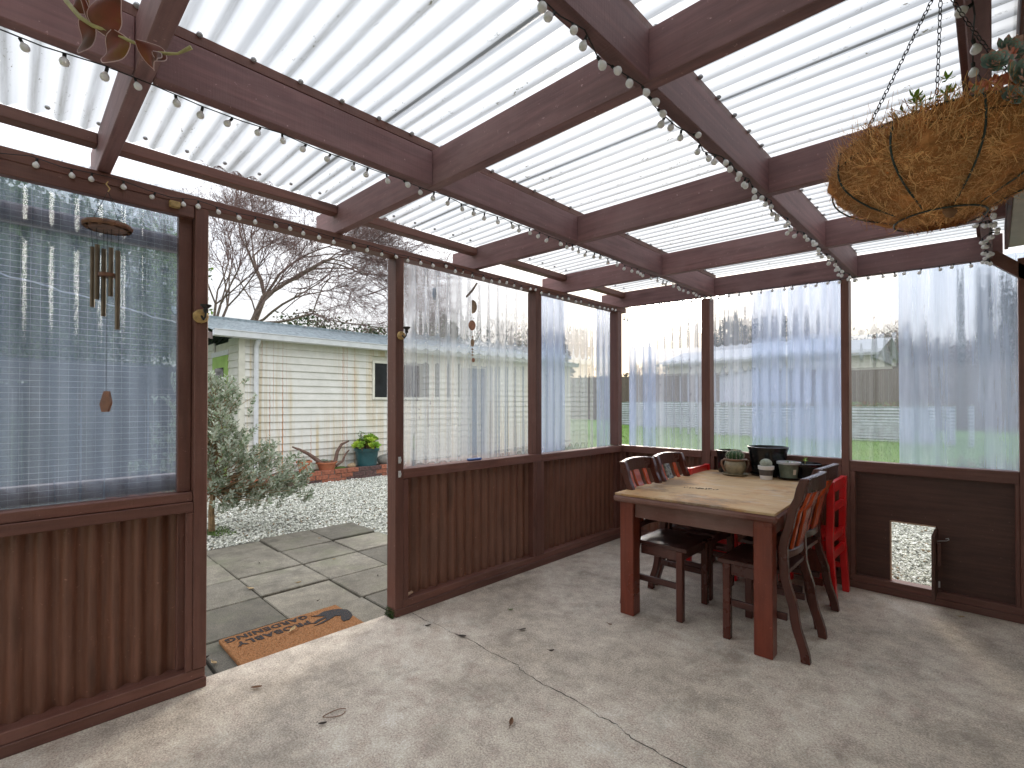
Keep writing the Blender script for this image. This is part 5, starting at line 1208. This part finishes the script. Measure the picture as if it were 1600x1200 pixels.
fleaf('long narrow dry leaf on the concrete in the doorway', .185, -3.40, .001, .024, M['dryleaf'], .9, .3, False)
fleaf('yellow brown leaf in the paver joint', -1.32, -2.95, -.066, .030, M['dryleaf_y'], .4, .4)
fleaf('pale leaf in the middle of a paver', -1.2, -2.65, -.066, .018, M['dryleaf_y'], 1.3, .4)
fleaf('dry leaf on the paver left of the doormat', -.33, -3.44, -.064, .026, M['dryleaf_y'], .2, .5)
fleaf('dark crumpled leaf left of the doormat', -.42, -3.46, -.064, .020, M['dryleaf_d'], 1.2, .9)
fleaf('pale curled leaf lying on the doormat', -.37, -3.02, -.040, .030, M['dryleaf_y'], 2.3, .6)
fleaf('tiny orange leaf on the floor at the foot of the right panel', 2.45, -.13, .001, .016, M['dryleaf_y'], .5, .4)
for i, (x, y) in enumerate(((-1.9, -2.7), (-1.55, -2.2), (-.9, -2.15), (-2.3, -2.0), (-.75, -2.7))):
    fleaf(['small dark dry leaf on the paver near the gravel edge', 'tiny pale leaf on the middle paver', 'tiny dark leaf on the paver right of the middle', 'tiny pale leaf on the far pavers', 'tiny dark leaf on the paver beside the doormat'][i], x, y, -.066, .012, M['dryleaf_y' if i % 2 else 'dryleaf_d'], i*1.3, .5)['group'] = 'leaf bits on the pavers'

# ------------------------------------------------------------------ hanging basket
CR = math.radians(44.49)
hb = thing('hanging_basket', 'wire hanging basket lined with shaggy brown coir holding succulents', 'hanging basket', (2.516, -2.802, 1.858), CR)
RBk, HB = .163, .146
def bowl(q, a, f=1.0):
    # q 0 rim .. 1 bottom
    r = RBk*(1-q**2.8*.60)*(1+.09*math.sin(PI*min(1, q))+.035*math.sin(5*a+2)*math.sin(PI*min(1, q))); return Vector((r*math.cos(a)*f, r*math.sin(a)*f, -HB*q**.92))
b = MB(); n = 56; mrow = 22; vs = []
for i in range(mrow+1):
    q = i/mrow
    for j in range(n):
        a = 2*PI*j/n; lump = 1+.05*math.sin(5*a+q*4)+.035*math.sin(11*a-q*9)+.025*math.sin(23*a+q*13)+rnd.gauss(0, .012)
        lump *= 1+.17*math.sin(PI*min(1, q*1.05))*(abs(math.sin(4.5*(a-.15)))-.55)
        p = bowl(q, a, lump); vs.append((p.x, p.y, p.z+rnd.gauss(0, .002)-(.012*math.sin(a*4) if q > .8 else 0)))
vs.append((0, 0, -HB-.012)); k = len(vs)-1
fs = [(i*n+j, i*n+(j+1) % n, (i+1)*n+(j+1) % n, (i+1)*n+j) for i in range(mrow) for j in range(n)]+[(mrow*n+j, mrow*n+(j+1) % n, k) for j in range(n)]
b.add(vs, fs); b.build('coir_liner', M['coir'], hb, smooth=True)
MB().lathe([(.001, -.02), (.10, -.022), (.190, -.03)], 24).build('soil', M['soil'], hb, smooth=True)
# coir strands: curved thin ribbons hugging and escaping the liner
ns = 16000; V = []; F = []; mi = []
for s_ in range(ns):
    q = rnd.random()**.8*1.02; a = rnd.uniform(0, 2*PI); p = bowl(min(q, .99), a, 1.02+rnd.random()*.04)
    bot = q > .95
    if bot: r_ = .070*math.sqrt(rnd.random()); p = Vector((r_*math.cos(a), r_*math.sin(a), -HB-.010))
    nrm = Vector((math.cos(a), math.sin(a), -.3-q)).normalized(); tg = nrm.cross(Vector((rnd.gauss(0, 1), rnd.gauss(0, 1), rnd.gauss(0, 1)))).normalized()
    if rnd.random() < .07: tg = (tg+nrm*rnd.uniform(.2, 1.1)).normalized()
    kap = rnd.uniform(6, 30)*rnd.choice((-1, 1)); ln = rnd.uniform(.030, .100); st_ = 5; sd2 = nrm.cross(tg).normalized(); w = rnd.uniform(.0003, .0009); ln = min(ln, .05) if bot else ln; base = len(V)
    lift = rnd.uniform(0, .008)
    for i in range(st_+1):
        r = (i/st_-.5)*ln; pt = p+tg*r+sd2*(kap*r*r)-nrm*(r*r*(4.2 if not bot else .5))+nrm*lift
        V += [tuple(pt-sd2*w), tuple(pt+sd2*w)]
        if i: F.append((base+2*i-2, base+2*i, base+2*i+1, base+2*i-1)); mi.append(rnd.choice((0, 0, 1, 1, 2)))
np_mesh('coir_strands', V, F, [M['coir'], M['coir2'], M['coir3']], mi, parent=hb, kind='stuff')
# wire frame
MB().tube([(RBk*1.09*math.cos(2*PI*j/40), RBk*1.09*math.sin(2*PI*j/40), .002) for j in range(41)], .0026, 8).build('rim_wire', M['wire_green'], hb, smooth=True)
for k in range(9):
    a = 2*PI*k/9+.15; MB().tube([bowl(q, a, 1.15 if q < .9 else 1.10)-Vector((0, 0, .008*q)) for q in np.linspace(0, 1, 12)], .0019, 6).build('frame_wire', M['wire_green'], hb, smooth=True)
MB().tube([(.076*math.cos(2*PI*j/28), .076*math.sin(2*PI*j/28), -HB-.016) for j in range(29)], .0019, 6).build('bottom_ring', M['wire_green'], hb, smooth=True)
MB().tube([(-.055, -.04, -HB-.013), (0, .01, -HB-.016), (.05, .06, -HB-.013)], .0016, 6).build('frame_wire', M['wire_green'], hb, smooth=True)
lf_ = MB(); lf_.lathe([(.001, 0), (.010, -.006), (.013, -.016), (.006, -.026), (.001, -.028)], 10); o = lf_.build('dry_leaf', M['dryleaf'], hb, smooth=True); o.location = (-.030, -.060, -HB-.008); o.scale = (1.2, .4, 1)
# chains of links
lk = MB(); pr = []
for j in range(13):
    a = 2*PI*j/12; pr.append((.0036*math.cos(a), 0, .0070*math.sin(a)))
lk.tube(pr, .0010, 5, cap=False); l0 = lk.build('link', M['darkmetal'], smooth=True); LME = l0.data; bpy.data.objects.remove(l0)
apex = Vector((.01, 0, .352))
for a, sag in ((PI+.02, 0), (.9, 0), (-.75, .03)):
    e_ = Vector((RBk*1.03*math.cos(a), RBk*1.03*math.sin(a), 0)); ch = bpy.data.objects.new('chain', None); COL.objects.link(ch); ch.parent = hb; ch.empty_display_size = .01
    Ln = (apex-e_).length; k = int(Ln/.0118); dr = (apex-e_).normalized(); qd = dr.to_track_quat('Z', 'Y')
    for i in range(k):
        f_ = (i+.5)/k; o = bpy.data.objects.new('link', LME); COL.objects.link(o); o.parent = ch; o.location = e_.lerp(apex, f_)-Vector((0, 0, sag*4*f_*(1-f_)))
        o.rotation_mode = 'QUATERNION'; o.rotation_quaternion = qd @ Euler((0, 0, (PI/2 if i % 2 else 0)+.5)).to_quaternion()
MB().tube([(.01, 0, .348), (.018, 0, .356), (.012, 0, .368), (.002, 0, .360)], .002, 6).build('hook', M['darkmetal'], hb, smooth=True)
# succulents in the basket
rb2 = random.Random(4)
for i in range(46):
    x = rb2.uniform(-.06, .15); y = rb2.uniform(-.190, .02); z = -.012+rb2.uniform(0, .12)-abs(x-.07)*.35
    u = Vector((rb2.gauss(-.3, .6), rb2.gauss(-1.1, .5), rb2.gauss(.1, .6)))
    rosette('rosette', [M['coral'], M['coral']], rb2.uniform(.016, .030), 14, hb, (x, y+.02, z), u, .4, .55, False)
for (x, y, z, r, ux) in [(x_-.078, y_-.016, z_-.030, r_*1.25, u_) for x_, y_, z_, r_, u_ in ((.075, -.165, .045, .040, -.2), (.115, -.175, .085, .044, 0), (.135, -.165, .030, .036, .1), (.035, -.150, .085, .024, -.5), (.165, -.13, .105, .040, .2), (.08, -.13, .120, .028, -.1), (.17, -.16, .06, .034, .3), (.05, -.165, .015, .022, -.3))]:
    rosette('rosette', [M['ech'], M['ech_edge']], r, 34, hb, (x, y, z), (ux, -1, .25), .45, .62)
for i in range(7):
    x = -.10+rb2.gauss(0, .025); y = -.08+rb2.gauss(0, .03); MB().tube([(x, y, -.02), (x, y, .045)], .0018, 5).build('stem', M['stem_y'], hb)
    rosette('rosette', [M['leaf_lime2'], M['leaf_lime2']], .020, 10, hb, (x, y, .045+rb2.uniform(0, .02)), (rb2.gauss(0, .3), rb2.gauss(0, .3), 1), .3, .3, False)
P_ = np.array([(rb2.gauss(-.05, .04), rb2.gauss(-.10, .03), -.0) for _ in range(260)]); leaf_quads('small_leaves', P_, rng.normal(size=(260, 3))+[0, 0, .8], .016, .5, [M['leaf_green'], M['leaf_silver']], hb, 'stuff')
MB().tube([(-.02, -.09, 0), (-.018, -.09, .03), (-.022, -.09, .06), (-.03, -.09, .075)], .0022, 5).build('stem', M['dryleaf'], hb)

# ------------------------------------------------------------------ trailing succulent in the near left corner
def at3(px, py, s):
    q = (px-800)/765.44; h = (624.12-py)/765.44; d = Vector((-.70078, .71325, .0098)); r = Vector((.71332, .70084, 0)); u = Vector((.00687, -.00697, .99995))
    return Vector((2.5967, -4.1876, 1.3))+(d+r*q+u*h)*s
tp = thing('trailing_plant', 'trailing purple and bronze leafed stem hanging into the top left corner', 'plant')
S0 = .70
stp = [(62, -60, .80), (85, -30, .76), (104, 2, .72), (125, 27, .70), (145, 40, .70), (165, 47, .70), (186, 57, .70), (208, 66, .70), (226, 73, .70), (246, 82, .70), (262, 84, .70), (278, 84, .70), (299, 74, .70)]
w0 = [at3(62, -60, .80)+Vector((0, 0, .20))]+[at3(*p) for p in stp]
MB().tube(w0, [.0035, .0035, .0034, .0034, .0032, .0030, .0028, .0026, .0022, .0022, .0018, .0022, .0016, .0030], 8).build('stem', M['stem_y'], tp, smooth=True)
def tleaf(base, tip, wpx, bend=.3, s=S0, roll=.25, shape=1):
    B = at3(base[0], base[1], s); T = at3(tip[0], tip[1], s*.985); ax = T-B; ln = ax.length; ax.normalize(); vw = Vector((-.70, .713, 0)); sd_ = ax.cross(vw).normalized(); nr = sd_.cross(ax)
    w = wpx/765*s; n = 14; m_ = 6; vs = []; rim = []
    for i in range(n+1):
        q = i/n; ww = w*.5*(math.sin(PI*min(1, q**.75*.97+.02))**.75)*(1+.08*math.sin(9*q)); c = B+ax*ln*q+nr*(bend*ln*math.sin(PI*q)*.4)+sd_*(math.sin(q*5)*.06*ln)
        for j in range(-m_//2, m_//2+1):
            f_ = j/(m_/2); vs.append(c+sd_*ww*f_+nr*(roll*ww*f_*f_+.10*ww*math.sin(q*8+f_*2)))
    k = m_+1; fs = [(i*k+j, i*k+j+1, (i+1)*k+j+1, (i+1)*k+j) for i in range(n) for j in range(m_)]
    lf2 = MB().add(vs, fs).build('leaf', M['purpleleaf'], tp, smooth=True)
    e = [vs[i*k] for i in range(n+1)]+[vs[i*k+m_] for i in range(n, -1, -1)]
    MB().tube(e, .00065, 5).build('leaf_rim', M['leafrim'], lf2)
tleaf((126, 26), (127, 82), 25, .3); tleaf((166, 56), (174, -22), 52, -.3); tleaf((176, 46), (166, 98), 40, .3, .695); tleaf((211, 62), (243, 93), 34, .5, .69, .9); tleaf((112, 14), (132, -14), 26, .2, .71, .6); tleaf((238, 80), (247, 90), 12, .3, .69, .6); tleaf((150, 40), (118, -14), 10, .1, .70, .6)
print('objects', len(bpy.data.objects))

b = MB(); b.tube([(.045*math.cos(a)*(1+.1*math.sin(3*a)), .022*math.sin(a), .003+.003*math.sin(2*a)) for a in np.linspace(.3, 6.1, 26)], .0016, 5)
o = b.build('dry_stalk', M['dryleaf']); o.location = (.62, -3.235, .001); o.rotation_euler = (0, 0, 1.3); tag(o, 'looped dry brown stalk lying on the concrete near the bottom edge', 'stalk')
